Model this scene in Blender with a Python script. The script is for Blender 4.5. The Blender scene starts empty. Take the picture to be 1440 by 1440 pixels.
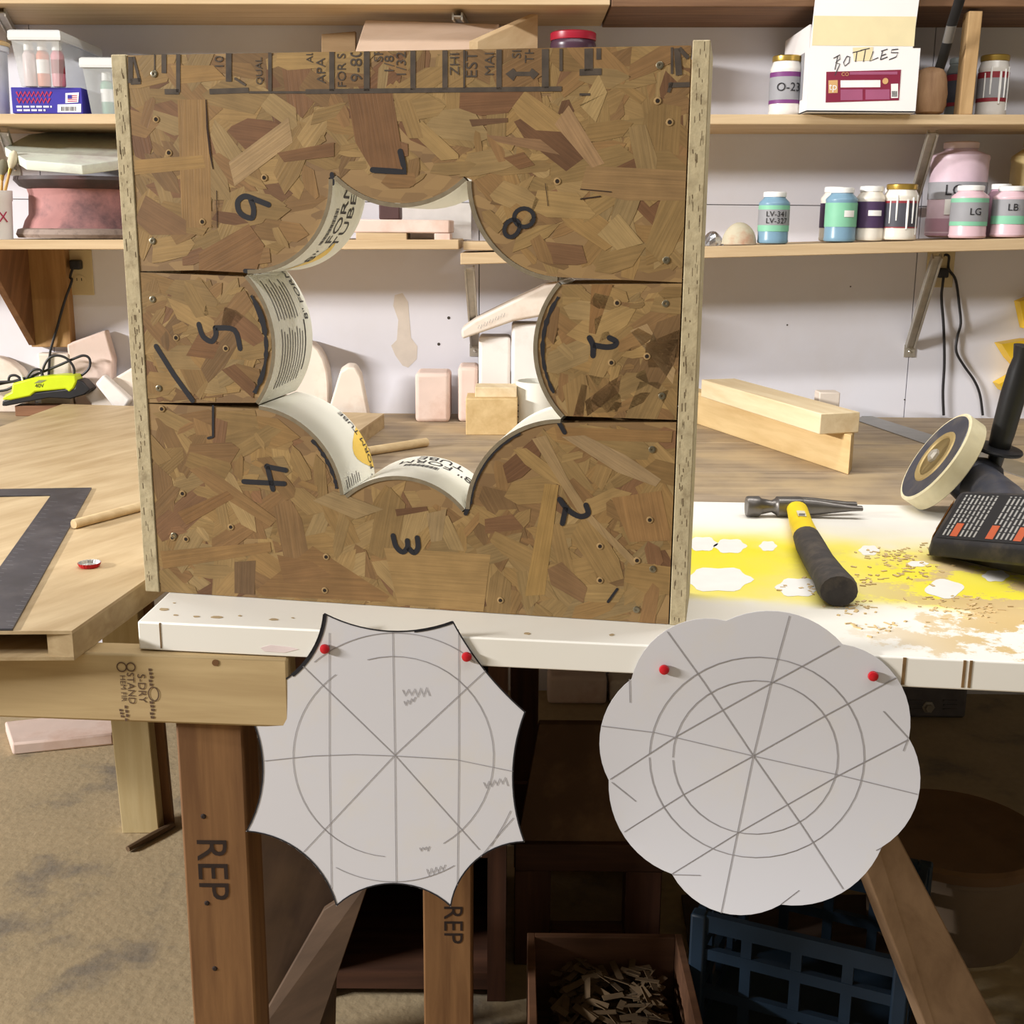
import bpy, bmesh, math, random
from mathutils import Vector, Matrix, Quaternion
random.seed(7)
C = bpy.context.scene.collection
SC = bpy.context.scene

# ------------------------------------------------------------------ camera
F = 1700.0; PITCH = .2326; ROLL = .008
CAM = Vector((0, 0, 1.25))
_f = Vector((0, math.cos(PITCH), -math.sin(PITCH))); _r = Vector((1, 0, 0)); _u = _r.cross(_f)
_R = _r*math.cos(ROLL) + _u*math.sin(ROLL); _U = _u*math.cos(ROLL) - _r*math.sin(ROLL)
cd = bpy.data.cameras.new('camera'); cam = bpy.data.objects.new('camera', cd); C.objects.link(cam)
cd.sensor_width = 36; cd.sensor_height = 36; cd.sensor_fit = 'AUTO'; cd.lens = 36*F/1440; cd.clip_start = .02
M4 = Matrix.Identity(4)
for i in range(3):
    M4[i][0] = _R[i]; M4[i][1] = _U[i]; M4[i][2] = -_f[i]; M4[i][3] = CAM[i]
cam.matrix_world = M4
SC.camera = cam

# ------------------------------------------------------------------ light
SC.view_settings.view_transform = 'Standard'
try: SC.view_settings.look = 'None'
except Exception: pass
SC.view_settings.exposure = 0.14; SC.view_settings.gamma = 1.0
SC.view_settings.use_curve_mapping = False
w = bpy.data.worlds.new('world'); SC.world = w; w.use_nodes = True
w.node_tree.nodes['Background'].inputs[0].default_value = (1.0, .88, .70, 1)
w.node_tree.nodes['Background'].inputs[1].default_value = .17
def area(name, loc, sx, sy, power, col=(1, .975, .955)):
    l = bpy.data.lights.new(name, 'AREA'); l.shape = 'RECTANGLE'; l.size = sx; l.size_y = sy
    l.energy = power; l.color = col
    o = bpy.data.objects.new(name, l); C.objects.link(o); o.location = loc
    return o
# rows of ceiling tubes: over the bench, over the camera, and a bare pair further back in the room
area('ceiling_tube_light', (.2, 1.75, 2.4), 2.4, .12, 30)
area('ceiling_tube_light', (.1, .5, 2.4), 2.4, .12, 10)
o = area('ceiling_tube_light', (-5.6, -.05, 2.5), 1.4, .18, 470)
o.rotation_euler = (Vector((.7, 2.8, 1.0))-Vector((-5.6, -.05, 2.5))).to_track_quat('-Z', 'Y').to_euler()

# ------------------------------------------------------------------ pixel rays
def ray(px, py): return (_f + _R*((px-720)/F) - _U*((py-720)/F))
def onz(px, py, z):
    d = ray(px, py); return CAM + d*((z-CAM.z)/d.z)
def ony(px, py, y):
    d = ray(px, py); return CAM + d*((y-CAM.y)/d.y)
def onplane(px, py, P, N):
    d = ray(px, py); return CAM + d*((P-CAM).dot(N)/d.dot(N))
TOP = .805; BEN = .770          # door tops, bench top

# ------------------------------------------------------------------ colours and materials
def lin(c):
    c /= 255.0
    return c/12.92 if c <= .04045 else ((c+.055)/1.055)**2.4
def desat(t, k=.80):
    g_ = .3*t[0]+.55*t[1]+.15*t[2]; return tuple(g_+(c-g_)*k for c in t)
def rgb(t): return (lin(t[0]), lin(t[1]), lin(t[2]), 1)
MATS = {}
def _new(name):
    m = bpy.data.materials.new(name); m.use_nodes = True
    nt = m.node_tree; b = nt.nodes['Principled BSDF']
    return m, nt, b
def flat(name, col, rough=.6, var=.06, scale=30, bump=.0, metal=0, spec=.4, dirt=None, dirt_amt=.5, dscale=6):
    if name in MATS: return MATS[name]
    m, nt, b = _new(name); N = nt.nodes; L = nt.links
    tc = N.new('ShaderNodeTexCoord')
    no = N.new('ShaderNodeTexNoise'); no.inputs['Scale'].default_value = scale; no.inputs['Detail'].default_value = 5
    L.new(tc.outputs['Object'], no.inputs['Vector'])
    hs = N.new('ShaderNodeHueSaturation'); hs.inputs['Color'].default_value = rgb(col)
    mr = N.new('ShaderNodeMapRange'); mr.inputs[1].default_value = .3; mr.inputs[2].default_value = .7
    mr.inputs[3].default_value = 1-var; mr.inputs[4].default_value = 1+var
    L.new(no.outputs['Fac'], mr.inputs[0]); L.new(mr.outputs[0], hs.inputs['Value'])
    out = hs.outputs[0]
    if dirt:
        n2 = N.new('ShaderNodeTexNoise'); n2.inputs['Scale'].default_value = dscale; n2.inputs['Detail'].default_value = 7
        n2.inputs['Roughness'].default_value = .65
        L.new(tc.outputs['Object'], n2.inputs['Vector'])
        r2 = N.new('ShaderNodeMapRange'); r2.inputs[1].default_value = .48; r2.inputs[2].default_value = .68
        r2.inputs[3].default_value = 0; r2.inputs[4].default_value = dirt_amt
        L.new(n2.outputs['Fac'], r2.inputs[0])
        mx = N.new('ShaderNodeMix'); mx.data_type = 'RGBA'
        L.new(r2.outputs[0], mx.inputs[0]); L.new(out, mx.inputs[6]); mx.inputs[7].default_value = rgb(dirt)
        out = mx.outputs[2]
    L.new(out, b.inputs['Base Color'])
    b.inputs['Roughness'].default_value = rough; b.inputs['Metallic'].default_value = metal
    b.inputs['Specular IOR Level'].default_value = spec
    if bump:
        bp = N.new('ShaderNodeBump'); bp.inputs['Strength'].default_value = bump; bp.inputs['Distance'].default_value = .002
        L.new(no.outputs['Fac'], bp.inputs['Height']); L.new(bp.outputs[0], b.inputs['Normal'])
    MATS[name] = m; return m
def wood(name, c1, c2, d=(1, 0, 0), scale=6, stretch=14, rough=.65, contrast=(.35, .68), dirt=None, dirt_amt=.4, dscale=3, bump=.15):
    if name in MATS: return MATS[name]
    m, nt, b = _new(name); N = nt.nodes; L = nt.links
    tc = N.new('ShaderNodeTexCoord'); oi = N.new('ShaderNodeObjectInfo')
    ml = N.new('ShaderNodeMath'); ml.operation = 'MULTIPLY'; ml.inputs[1].default_value = 7.3
    L.new(oi.outputs['Random'], ml.inputs[0])
    ad = N.new('ShaderNodeVectorMath'); ad.operation = 'ADD'
    L.new(tc.outputs['Object'], ad.inputs[0]); L.new(ml.outputs[0], ad.inputs[1])
    q = Vector(d).normalized().rotation_difference(Vector((1, 0, 0))).to_euler()
    m1 = N.new('ShaderNodeMapping'); m1.inputs['Rotation'].default_value = q
    m2 = N.new('ShaderNodeMapping'); m2.inputs['Scale'].default_value = (scale, scale*stretch, scale*stretch)
    L.new(ad.outputs[0], m1.inputs[0]); L.new(m1.outputs[0], m2.inputs[0])
    n1 = N.new('ShaderNodeTexNoise'); n1.inputs['Scale'].default_value = 1; n1.inputs['Detail'].default_value = 6
    n1.inputs['Roughness'].default_value = .6; n1.inputs['Distortion'].default_value = .35
    L.new(m2.outputs[0], n1.inputs['Vector'])
    cr = N.new('ShaderNodeValToRGB'); e = cr.color_ramp.elements
    e[0].position = contrast[0]; e[0].color = rgb(desat(c2)); e[1].position = contrast[1]; e[1].color = rgb(desat(c1))
    L.new(n1.outputs['Fac'], cr.inputs[0]); out = cr.outputs[0]
    if dirt:
        n2 = N.new('ShaderNodeTexNoise'); n2.inputs['Scale'].default_value = dscale; n2.inputs['Detail'].default_value = 6
        L.new(ad.outputs[0], n2.inputs['Vector'])
        r2 = N.new('ShaderNodeMapRange'); r2.inputs[1].default_value = .42; r2.inputs[2].default_value = .65
        r2.inputs[3].default_value = 0; r2.inputs[4].default_value = dirt_amt
        L.new(n2.outputs['Fac'], r2.inputs[0])
        mx = N.new('ShaderNodeMix'); mx.data_type = 'RGBA'
        L.new(r2.outputs[0], mx.inputs[0]); L.new(out, mx.inputs[6]); mx.inputs[7].default_value = rgb(dirt)
        out = mx.outputs[2]
    L.new(out, b.inputs['Base Color']); b.inputs['Roughness'].default_value = rough
    b.inputs['Specular IOR Level'].default_value = .3
    if bump:
        bp = N.new('ShaderNodeBump'); bp.inputs['Strength'].default_value = bump; bp.inputs['Distance'].default_value = .001
        L.new(n1.outputs['Fac'], bp.inputs['Height']); L.new(bp.outputs[0], b.inputs['Normal'])
    MATS[name] = m; return m
def plastic_clear(name, col, alpha):
    if name in MATS: return MATS[name]
    m, nt, b = _new(name); N = nt.nodes; L = nt.links
    b.inputs['Base Color'].default_value = rgb(col); b.inputs['Roughness'].default_value = .35
    tr = N.new('ShaderNodeBsdfTransparent'); tr.inputs[0].default_value = (.95, .96, .96, 1)
    mx = N.new('ShaderNodeMixShader'); mx.inputs[0].default_value = alpha
    L.new(tr.outputs[0], mx.inputs[1]); L.new(b.outputs[0], mx.inputs[2])
    L.new(mx.outputs[0], N['Material Output'].inputs[0])
    MATS[name] = m; return m

# ------------------------------------------------------------------ mesh builder
class MB:
    def __init__(s): s.v = []; s.f = []
    def add(s, vs, fs):
        o = len(s.v); s.v += [Vector(p) for p in vs]; s.f += [[i+o for i in f] for f in fs]; return s
    def box(s, x0, x1, y0, y1, z0, z1, M=None):
        vs = [Vector((x, y, z)) for x in (x0, x1) for y in (y0, y1) for z in (z0, z1)]
        if M: vs = [M @ p for p in vs]
        return s.add(vs, [(0, 1, 3, 2), (4, 6, 7, 5), (0, 4, 5, 1), (2, 3, 7, 6), (0, 2, 6, 4), (1, 5, 7, 3)])
    def prism(s, pts, vec):
        n = len(pts); vec = Vector(vec); a = [Vector(p) for p in pts]
        return s.add(a + [p+vec for p in a], [list(range(n)), list(range(2*n-1, n-1, -1))] +
                     [(i, (i+1) % n, (i+1) % n+n, i+n) for i in range(n)])
    def loft(s, rings, cap=True, closed=True):
        n = len(rings[0]); vs = [p for r in rings for p in r]; fs = []
        for k in range(len(rings)-1):
            for i in range(n if closed else n-1):
                j = (i+1) % n; fs.append((k*n+i, k*n+j, (k+1)*n+j, (k+1)*n+i))
        if cap: fs += [list(range(n))[::-1], [(len(rings)-1)*n+i for i in range(n)]]
        return s.add(vs, fs)
    def lathe(s, prof, n=24, M=None, cap=True):
        M = M or Matrix.Identity(4)
        return s.loft([[M @ Vector((r*math.cos(2*math.pi*i/n), r*math.sin(2*math.pi*i/n), z)) for i in range(n)] for r, z in prof], cap)
    def tube(s, path, r, n=8, flat_=None):
        path = [Vector(p) for p in path]; R = r if isinstance(r, (list, tuple)) else [r]*len(path)
        rings = []; up = None
        for i, p in enumerate(path):
            t = (path[min(i+1, len(path)-1)] - path[max(i-1, 0)]).normalized()
            if up is None:
                up = Vector((0, 0, 1)) if abs(t.z) < .9 else Vector((0, 1, 0))
            sd = t.cross(up).normalized(); up = sd.cross(t).normalized()
            k = flat_ or 1
            rings.append([p + sd*R[i]*math.cos(2*math.pi*j/n) + up*R[i]*k*math.sin(2*math.pi*j/n) for j in range(n)])
        return s.loft(rings)
    def ribbon(s, path, wdt, nrm, lift=.0003, taper=False):
        # flat stroke: path points, normal (constant or list)
        path = [Vector(p) for p in path]; L_ = []
        for i, p in enumerate(path):
            t = (path[min(i+1, len(path)-1)] - path[max(i-1, 0)]).normalized()
            n_ = Vector(nrm[i] if isinstance(nrm, list) else nrm)
            sd = t.cross(n_).normalized(); ww = wdt[i] if isinstance(wdt, (list, tuple)) else wdt
            if taper and i in (0, len(path)-1): ww *= .45
            L_.append((p+sd*ww/2+n_*lift, p-sd*ww/2+n_*lift))
        vs = [q for ab in L_ for q in ab]
        return s.add(vs, [(2*i, 2*i+1, 2*i+3, 2*i+2) for i in range(len(path)-1)])
ROOTS = {}
def setp(o, label=None, cat=None, group=None, kind=None):
    if label: o['label'] = label
    if cat: o['category'] = cat
    if group: o['group'] = group
    if kind: o['kind'] = kind
    return o
def build(name, mb, mat, parent=None, label=None, cat=None, group=None, kind=None, smooth=False, bevel=0, seg=2, local=False, keep=False, subs=0, plabel=None):
    vs = mb.v
    if parent is None:
        if keep: o0 = Vector((0, 0, 0))
        else:
            xs = [p.x for p in vs]; ys = [p.y for p in vs]; zs = [p.z for p in vs]
            o0 = Vector(((min(xs)+max(xs))/2, (min(ys)+max(ys))/2, min(zs)))
    else:
        o0 = Vector((0, 0, 0)) if local else ROOTS[parent.name]
    me = bpy.data.meshes.new(name); me.from_pydata([tuple(p-o0) for p in vs], [], mb.f)
    bm = bmesh.new(); bm.from_mesh(me)
    bmesh.ops.recalc_face_normals(bm, faces=bm.faces); bm.to_mesh(me); bm.free()
    if smooth:
        for p in me.polygons: p.use_smooth = True
        try: me.set_sharp_from_angle(angle=math.radians(40))
        except Exception: pass
    me.materials.append(mat)
    o = bpy.data.objects.new(name, me); C.objects.link(o)
    if parent is None:
        o.location = o0; ROOTS[o.name] = o0.copy()
    else:
        o.parent = parent; ROOTS[o.name] = Vector((0, 0, 0)) if local else o0
    if bevel:
        md = o.modifiers.new('bevel', 'BEVEL'); md.width = bevel; md.segments = seg; md.limit_method = 'ANGLE'; md.angle_limit = math.radians(30)
        if seg > 1:
            for p in me.polygons: p.use_smooth = True
            try: me.set_sharp_from_angle(angle=math.radians(50))
            except Exception: pass
    if subs:
        md = o.modifiers.new('sub', 'SUBSURF'); md.levels = subs; md.render_levels = subs
    return setp(o, label or plabel, cat, group, kind)
def thing(name, loc, label, cat, group=None, rotz=0, kind=None):
    o = bpy.data.objects.new(name, None); C.objects.link(o); o.location = loc; o.rotation_euler = (0, 0, rotz)
    o.empty_display_size = .05; ROOTS[o.name] = Vector(loc)
    return setp(o, label, cat, group, kind)
_TX = {}
def textdata(s):
    if s not in _TX:
        cu = bpy.data.curves.new('t', 'FONT'); cu.body = s; cu.size = 1; cu.resolution_u = 3
        cu.align_x = 'CENTER'; cu.align_y = 'CENTER'
        ob = bpy.data.objects.new('t', cu); C.objects.link(ob)
        me = bpy.data.meshes.new_from_object(ob)
        _TX[s] = ([v.co.copy() for v in me.vertices], [list(p.vertices) for p in me.polygons])
        bpy.data.objects.remove(ob); bpy.data.meshes.remove(me); bpy.data.curves.remove(cu)
    return _TX[s]
def text(mb, s, size, fn):
    """fn(x, y) -> point for text coordinates in metres, centred"""
    vs, fs = textdata(s); mb.add([fn(v.x*size, v.y*size) for v in vs], fs); return mb
def planefn(o, x, y): 
    o = Vector(o); x = Vector(x).normalized(); y = Vector(y).normalized()
    return lambda a, b: o + x*a + y*b
def spline(P, n=5):
    P = [Vector(p) for p in P]; out = []
    for i in range(len(P)-1):
        p0, p1, p2, p3 = P[max(i-1, 0)], P[i], P[i+1], P[min(i+2, len(P)-1)]
        for k in range(n):
            t = k/n
            out.append(.5*((2*p1)+(p2-p0)*t+(2*p0-5*p1+4*p2-p3)*t*t+(3*p1-p0-3*p2+p3)*t**3))
    return out+[P[-1]]
def arc3(a, b, c, n):
    """2D arc from a through b to c"""
    ax, ay = a; bx, by = b; cx, cy = c
    d = 2*(ax*(by-cy)+bx*(cy-ay)+cx*(ay-by))
    if abs(d) < 1e-9: return [(ax+(cx-ax)*i/n, ay+(cy-ay)*i/n) for i in range(n+1)], None
    ux = ((ax*ax+ay*ay)*(by-cy)+(bx*bx+by*by)*(cy-ay)+(cx*cx+cy*cy)*(ay-by))/d
    uy = ((ax*ax+ay*ay)*(cx-bx)+(bx*bx+by*by)*(ax-cx)+(cx*cx+cy*cy)*(bx-ax))/d
    r = math.hypot(ax-ux, ay-uy)
    t0 = math.atan2(ay-uy, ax-ux); t1 = math.atan2(cy-uy, cx-ux); tm = math.atan2(by-uy, bx-ux)
    w2 = lambda t: (t+math.pi*2) % (math.pi*2)
    sp = w2(t1-t0)
    if w2(tm-t0) > sp: sp -= math.pi*2
    return [(ux+r*math.cos(t0+sp*i/n), uy+r*math.sin(t0+sp*i/n)) for i in range(n+1)], (ux, uy, r, t0, sp)

BLACK = flat('black_marker', (26, 25, 30), .7, .15, 60)
PENCIL = flat('pencil', (146, 142, 143), .8, .1, 80)
WHITEP = flat('white_print', (235, 233, 230), .6)
REDP = flat('red_plastic', (185, 22, 34), .35)
METAL = flat('dull_steel', (176, 170, 158), .42, .12, 40, metal=.45)
BLACKPL = flat('black_plastic', (30, 30, 33), .45, .15, 40)
CABLE = flat('black_cable', (36, 34, 36), .5)

# ================================================================== SETTING
WY = onz(620, 581.5, BEN).y            # wall plane
SF = WY - .29                          # shelf front plane
wallm = flat('wall_paint', (226, 226, 234), .75, .015, 3, dirt=(214, 208, 204), dirt_amt=.5, dscale=1.3)
groove = flat('wall_groove', (70, 64, 58), .9)
wb = build('wall_back', MB().box(-4, 4, WY+.012, WY+.05, 0, 2.6), groove, kind='structure')
zs = ony(1150, 289, WY).z
sx = [-4.0] + [ony(x, 250, WY).x for x in (57, 674, 1299)] + [4.0]
for i in range(4):
    for z0, z1 in ((0, zs-.001), (zs+.001, 2.6)):
        g = .0012
        build('wall_panel', MB().box(sx[i]+g, sx[i+1]-g, WY, WY+.012, z0, z1), wallm, parent=wb)
# brown drip stain on the wall, a thin dried film
stain = flat('drip_stain', (216, 206, 194), .7, .05, 40)
pts = [(555, 415), (566, 412), (574, 425), (575, 440), (578, 475), (587, 487), (586, 505), (574, 517), (566, 514), (556, 500), (550, 486), (558, 478), (560, 450), (553, 430)]
build('stain', MB().prism([ony(x, y, WY-.0004) for x, y in pts], (0, .0004, 0)), stain, parent=wb)
for (x, y, r) in ((631, 447, .004), (1107, 457, .0022), (617, 484, .004), (1196, 403, .002), (1272, 562, .002)):
    build('nail_hole', MB().lathe([(r, 0), (r, .0006)], 10, Matrix.Translation(ony(x, y, WY)) @ Matrix.Rotation(math.pi/2, 4, 'X')), groove, parent=wb)
# floor
m, nt, b = _new('dusty_floor'); N = nt.nodes; L = nt.links
tc = N.new('ShaderNodeTexCoord')
n1 = N.new('ShaderNodeTexNoise'); n1.inputs['Scale'].default_value = 5; n1.inputs['Detail'].default_value = 9; n1.inputs['Roughness'].default_value = .62
n2 = N.new('ShaderNodeTexNoise'); n2.inputs['Scale'].default_value = 60; n2.inputs['Detail'].default_value = 4
L.new(tc.outputs['Object'], n1.inputs[0]); L.new(tc.outputs['Object'], n2.inputs[0])
cr = N.new('ShaderNodeValToRGB'); e = cr.color_ramp.elements
e[0].position = .34; e[0].color = rgb((132, 121, 104)); e[1].position = .46; e[1].color = rgb((168, 150, 118))
e2 = cr.color_ramp.elements.new(.7); e2.color = rgb((178, 158, 124))
L.new(n1.outputs['Fac'], cr.inputs[0])
hs = N.new('ShaderNodeHueSaturation'); L.new(cr.outputs[0], hs.inputs['Color'])
mr = N.new('ShaderNodeMapRange'); mr.inputs[3].default_value = .86; mr.inputs[4].default_value = 1.14; L.new(n2.outputs['Fac'], mr.inputs[0]); L.new(mr.outputs[0], hs.inputs['Value'])
L.new(hs.outputs[0], b.inputs['Base Color']); b.inputs['Roughness'].default_value = .9
bp = N.new('ShaderNodeBump'); bp.inputs['Strength'].default_value = .5; bp.inputs['Distance'].default_value = .004
L.new(n2.outputs['Fac'], bp.inputs['Height']); L.new(bp.outputs[0], b.inputs['Normal'])
build('floor', MB().box(-4, 4, -2.5, WY+.05, -.05, 0), m, kind='structure', keep=True)

# ---- shelves
shelfm = wood('shelf_wood', (214, 184, 138), (190, 156, 110), (1, 0, 0), 3, 18, contrast=(.3, .7))
darkw = wood('dark_shelf_wood', (140, 98, 62), (104, 68, 42), (1, 0, 0), 3, 16)
def shelf(pxa, pya, pxb, pyb, th, x0, x1, label, mat=shelfm, yf=None):
    """front top edge passes the two pixels; spans world x0..x1"""
    yf = yf or SF
    a = ony(pxa, pya, yf); b_ = ony(pxb, pyb, yf); sl = (b_.z-a.z)/(b_.x-a.x)
    za = a.z + sl*(x0-a.x); zb = a.z + sl*(x1-a.x)
    mb = MB().prism([(x0, yf, za), (x1, yf, zb), (x1, yf, zb-th), (x0, yf, za-th)], (0, WY-yf-.001, 0))
    build('shelf', mb, mat, label=label, cat='shelf', bevel=.0015, seg=1)
    return lambda x: a.z + sl*(x-a.x)
XM = ony(645, 340, SF).x
zU = shelf(0, 160, 1440, 161, .022, -1.9, 1.9, 'long upper wooden shelf carrying the plastic totes and the white bottles box')
zLL = shelf(0, 337, 170, 337, .022, -1.9, XM, 'lower wooden shelf board holding the pink banding wheel')
zLR = shelf(1060, 345, 1440, 335, .026, XM+.004, 1.9, 'lower wooden shelf board holding the row of glaze jars')
zT = ony(430, -9, SF).z
X3 = ony(858, 5, SF).x
shelf(0, -10, 860, -8, .022, -1.9, X3, 'pale wooden shelf board at the top above the totes')
shelf(870, -14, 1440, -14, .034, X3+.003, 1.9, 'dark brown wooden shelf board at the top above the bottles box', darkw)

# ---- metal shelf brackets
def bracket(pt, pb, zmax, label):
    """pt: pixel at the shelf front underside, pb: pixel where it meets the wall"""
    A = ony(pt[0], pt[1], SF+.05); B_ = ony(pb[0], pb[1], WY-.004); A.z = min(A.z, zmax(A.x)-.036)
    r = thing('shelf_bracket', B_, label, 'bracket', 'steel shelf brackets')
    d = (B_-A).normalized(); sd = Vector((1, 0, 0)); up = d.cross(sd).normalized()
    mb = MB()
    for off in (-.010, .010): mb.prism([A+sd*(off-.002)+up*-.008, A+sd*(off+.002)+up*-.008, A+sd*(off+.002)+up*.008, A+sd*(off-.002)+up*.008], B_-A)
    mb.prism([A+sd*-.012+up*-.0015, A+sd*.012+up*-.0015, A+sd*.012+up*.0015, A+sd*-.012+up*.0015], B_-A)
    build('brace', mb, METAL, r)
    build('wall_tab', MB().box(B_.x-.014, B_.x+.014, WY-.003, WY-.0002, B_.z-.028, B_.z+.004), METAL, r)
    sc = build('screw', MB().lathe([(.004, 0), (.004, .001), (.002, .003)], 10, Matrix.Translation((B_.x, WY-.003, B_.z-.014)) @ Matrix.Rotation(math.pi/2, 4, 'X')), flat('bright_screw', (230, 228, 225), .2, metal=1), r)
bracket((1318, 360), (1280, 487), zLR, 'steel shelf bracket under the jar shelf beside the hanging cords')
bracket((660, 362), (668, 486), zLR, 'steel shelf bracket over the stacked plaster blocks')
bracket((1313, 176), (1280, 300), zU, 'steel shelf bracket behind the pink gallon jug')
bracket((643, -6), (655, 40), lambda x: zT, 'steel shelf bracket behind the pale plywood panel on the top shelf')
bracket((0, 12), (16, 46), lambda x: zT, 'steel shelf bracket above the stacked plastic totes')
bracket((4, 176), (20, 230), zU, 'steel shelf bracket above the cup of brushes')

# ================================================================== BENCH AND DOORS
benchm = wood('bench_wood', (172, 150, 120), (132, 112, 88), (1, .05, 0), 3, 12, dirt=(196, 172, 132), dirt_amt=.6, dscale=7, contrast=(.3, .66))
def scratchy(m):
    return m
BF = 1.72
bn = thing('workbench', (0, (BF+WY)/2, 0), 'long brown wooden workbench standing against the white wall', 'workbench')
ys = [BF, BF+.33, BF+.33+.34, BF+.33+.68, WY-.002]
for i in range(4):
    build('top_plank', MB().box(-2.1, 2.1, ys[i]+.001, ys[i+1]-.0005, BEN-.038, BEN), benchm, bn, bevel=.002, seg=1)

whitem, nt, b = _new('white_door_paint'); N = nt.nodes; L = nt.links
E0 = onz(193, 874, TOP); E1 = onz(1440, 932, TOP); ED = (E1-E0).normalized(); EN = Vector((ED.y, -ED.x, 0))  # EN faces the camera
if EN.y > 0: EN = -EN
BK0 = onz(970, 705, TOP); BK1 = onz(1200, 709, TOP); BD = (BK1-BK0).normalized()
def isect(p, d, q, e):
    den = d.x*e.y-d.y*e.x; t = ((q.x-p.x)*e.y-(q.y-p.y)*e.x)/den; return p+d*t
LD = (onz(234, 836, TOP)-E0).normalized()
wd = [E0, E0+ED*2.35, BK0+BD*1.75, isect(E0, LD, BK0, BD)]
# yellow overspray + sawdust on the white paint (object space == world, keep origin)
geo = N.new('ShaderNodeTexCoord')
nz = N.new('ShaderNodeTexNoise'); nz.inputs['Scale'].default_value = 9; nz.inputs['Detail'].default_value = 5
L.new(geo.outputs['Object'], nz.inputs[0])
def band(c0, c1, soft):
    """mask between two px lines: signed distance across the board direction measured from front edge"""
    return c0, c1, soft
dot = N.new('ShaderNodeVectorMath'); dot.operation = 'DOT_PRODUCT'; dot.inputs[1].default_value = tuple(-EN)
sub = N.new('ShaderNodeVectorMath'); sub.operation = 'SUBTRACT'; sub.inputs[1].default_value = tuple(E0)
L.new(geo.outputs['Object'], sub.inputs[0]); L.new(sub.outputs[0], dot.inputs[0])
dis = N.new('ShaderNodeMath'); dis.operation = 'MULTIPLY_ADD'; dis.inputs[1].default_value = .11; L.new(nz.outputs['Fac'], dis.inputs[0]); L.new(dot.outputs['Value'], dis.inputs[2])
def dist_front(px, py): return (onz(px, py, TOP)-E0).dot(-EN)
def smooth(nin, lo, hi):
    r = N.new('ShaderNodeMapRange'); r.interpolation_type = 'SMOOTHSTEP'; r.inputs[1].default_value = lo; r.inputs[2].default_value = hi; L.new(nin, r.inputs[0]); return r.outputs[0]
def math_(op, a, b_):
    r = N.new('ShaderNodeMath'); r.operation = op
    for k, q in enumerate((a, b_)):
        if isinstance(q, (int, float)): r.inputs[k].default_value = q
        else: L.new(q, r.inputs[k])
    return r.outputs[0]
off = .055
dA, dB, dC, dD = dist_front(1100, 858), dist_front(1100, 838), dist_front(1100, 775), dist_front(1100, 740)
up1 = smooth(dis.outputs[0], dA+off, dB+off)                     # fades in from the front
dn1 = math_('SUBTRACT', 1, smooth(dis.outputs[0], dC+off, dD+off+.02))
ym = math_('MULTIPLY', up1, dn1)
al = N.new('ShaderNodeVectorMath'); al.operation = 'DOT_PRODUCT'; al.inputs[1].default_value = tuple(ED); L.new(sub.outputs[0], al.inputs[0])
left = smooth(al.outputs['Value'], .50, .62)
ym = math_('MULTIPLY', ym, left)
nb = N.new('ShaderNodeTexNoise'); nb.inputs['Scale'].default_value = 5; L.new(geo.outputs['Object'], nb.inputs[0])
ym = math_('MULTIPLY', ym, smooth(nb.outputs['Fac'], .22, .42))
mx = N.new('ShaderNodeMix'); mx.data_type = 'RGBA'; L.new(ym, mx.inputs[0]); mx.inputs[6].default_value = rgb((236, 233, 224)); mx.inputs[7].default_value = rgb((238, 224, 40))
# sawdust patches toward the front right corner
ns = N.new('ShaderNodeTexNoise'); ns.inputs['Scale'].default_value = 8; ns.inputs['Detail'].default_value = 9; ns.inputs['Roughness'].default_value = .7
L.new(geo.outputs['Object'], ns.inputs[0])
sd_ = math_('MULTIPLY', smooth(ns.outputs['Fac'], .49, .53), smooth(al.outputs['Value'], .70, 1.0))
sd_ = math_('MULTIPLY', sd_, math_('SUBTRACT', 1, smooth(dot.outputs['Value'], dist_front(1350, 800), dist_front(1350, 770))))
sd_ = math_('MULTIPLY', sd_, smooth(dot.outputs['Value'], .001, .004))
mx2 = N.new('ShaderNodeMix'); mx2.data_type = 'RGBA'; L.new(sd_, mx2.inputs[0]); L.new(mx.outputs[2], mx2.inputs[6]); mx2.inputs[7].default_value = rgb((206, 178, 122))
ng = N.new('ShaderNodeTexNoise'); ng.inputs['Scale'].default_value = 3; ng.inputs['Detail'].default_value = 6; L.new(geo.outputs['Object'], ng.inputs[0])
mx3 = N.new('ShaderNodeMix'); mx3.data_type = 'RGBA'; L.new(math_('MULTIPLY', smooth(ng.outputs['Fac'], .45, .75), .35), mx3.inputs[0]); L.new(mx2.outputs[2], mx3.inputs[6]); mx3.inputs[7].default_value = rgb((214, 205, 184))
L.new(mx3.outputs[2], b.inputs['Base Color']); b.inputs['Roughness'].default_value = .5
door = build('white_door', MB().prism(wd, (0, 0, -.034)), whitem, label='white painted hollow-core door laid flat as a worktop under the wooden form', cat='door', keep=True, bevel=.002)
wpaint = flat('white_paint', (236, 234, 228), .5, .03)
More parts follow.
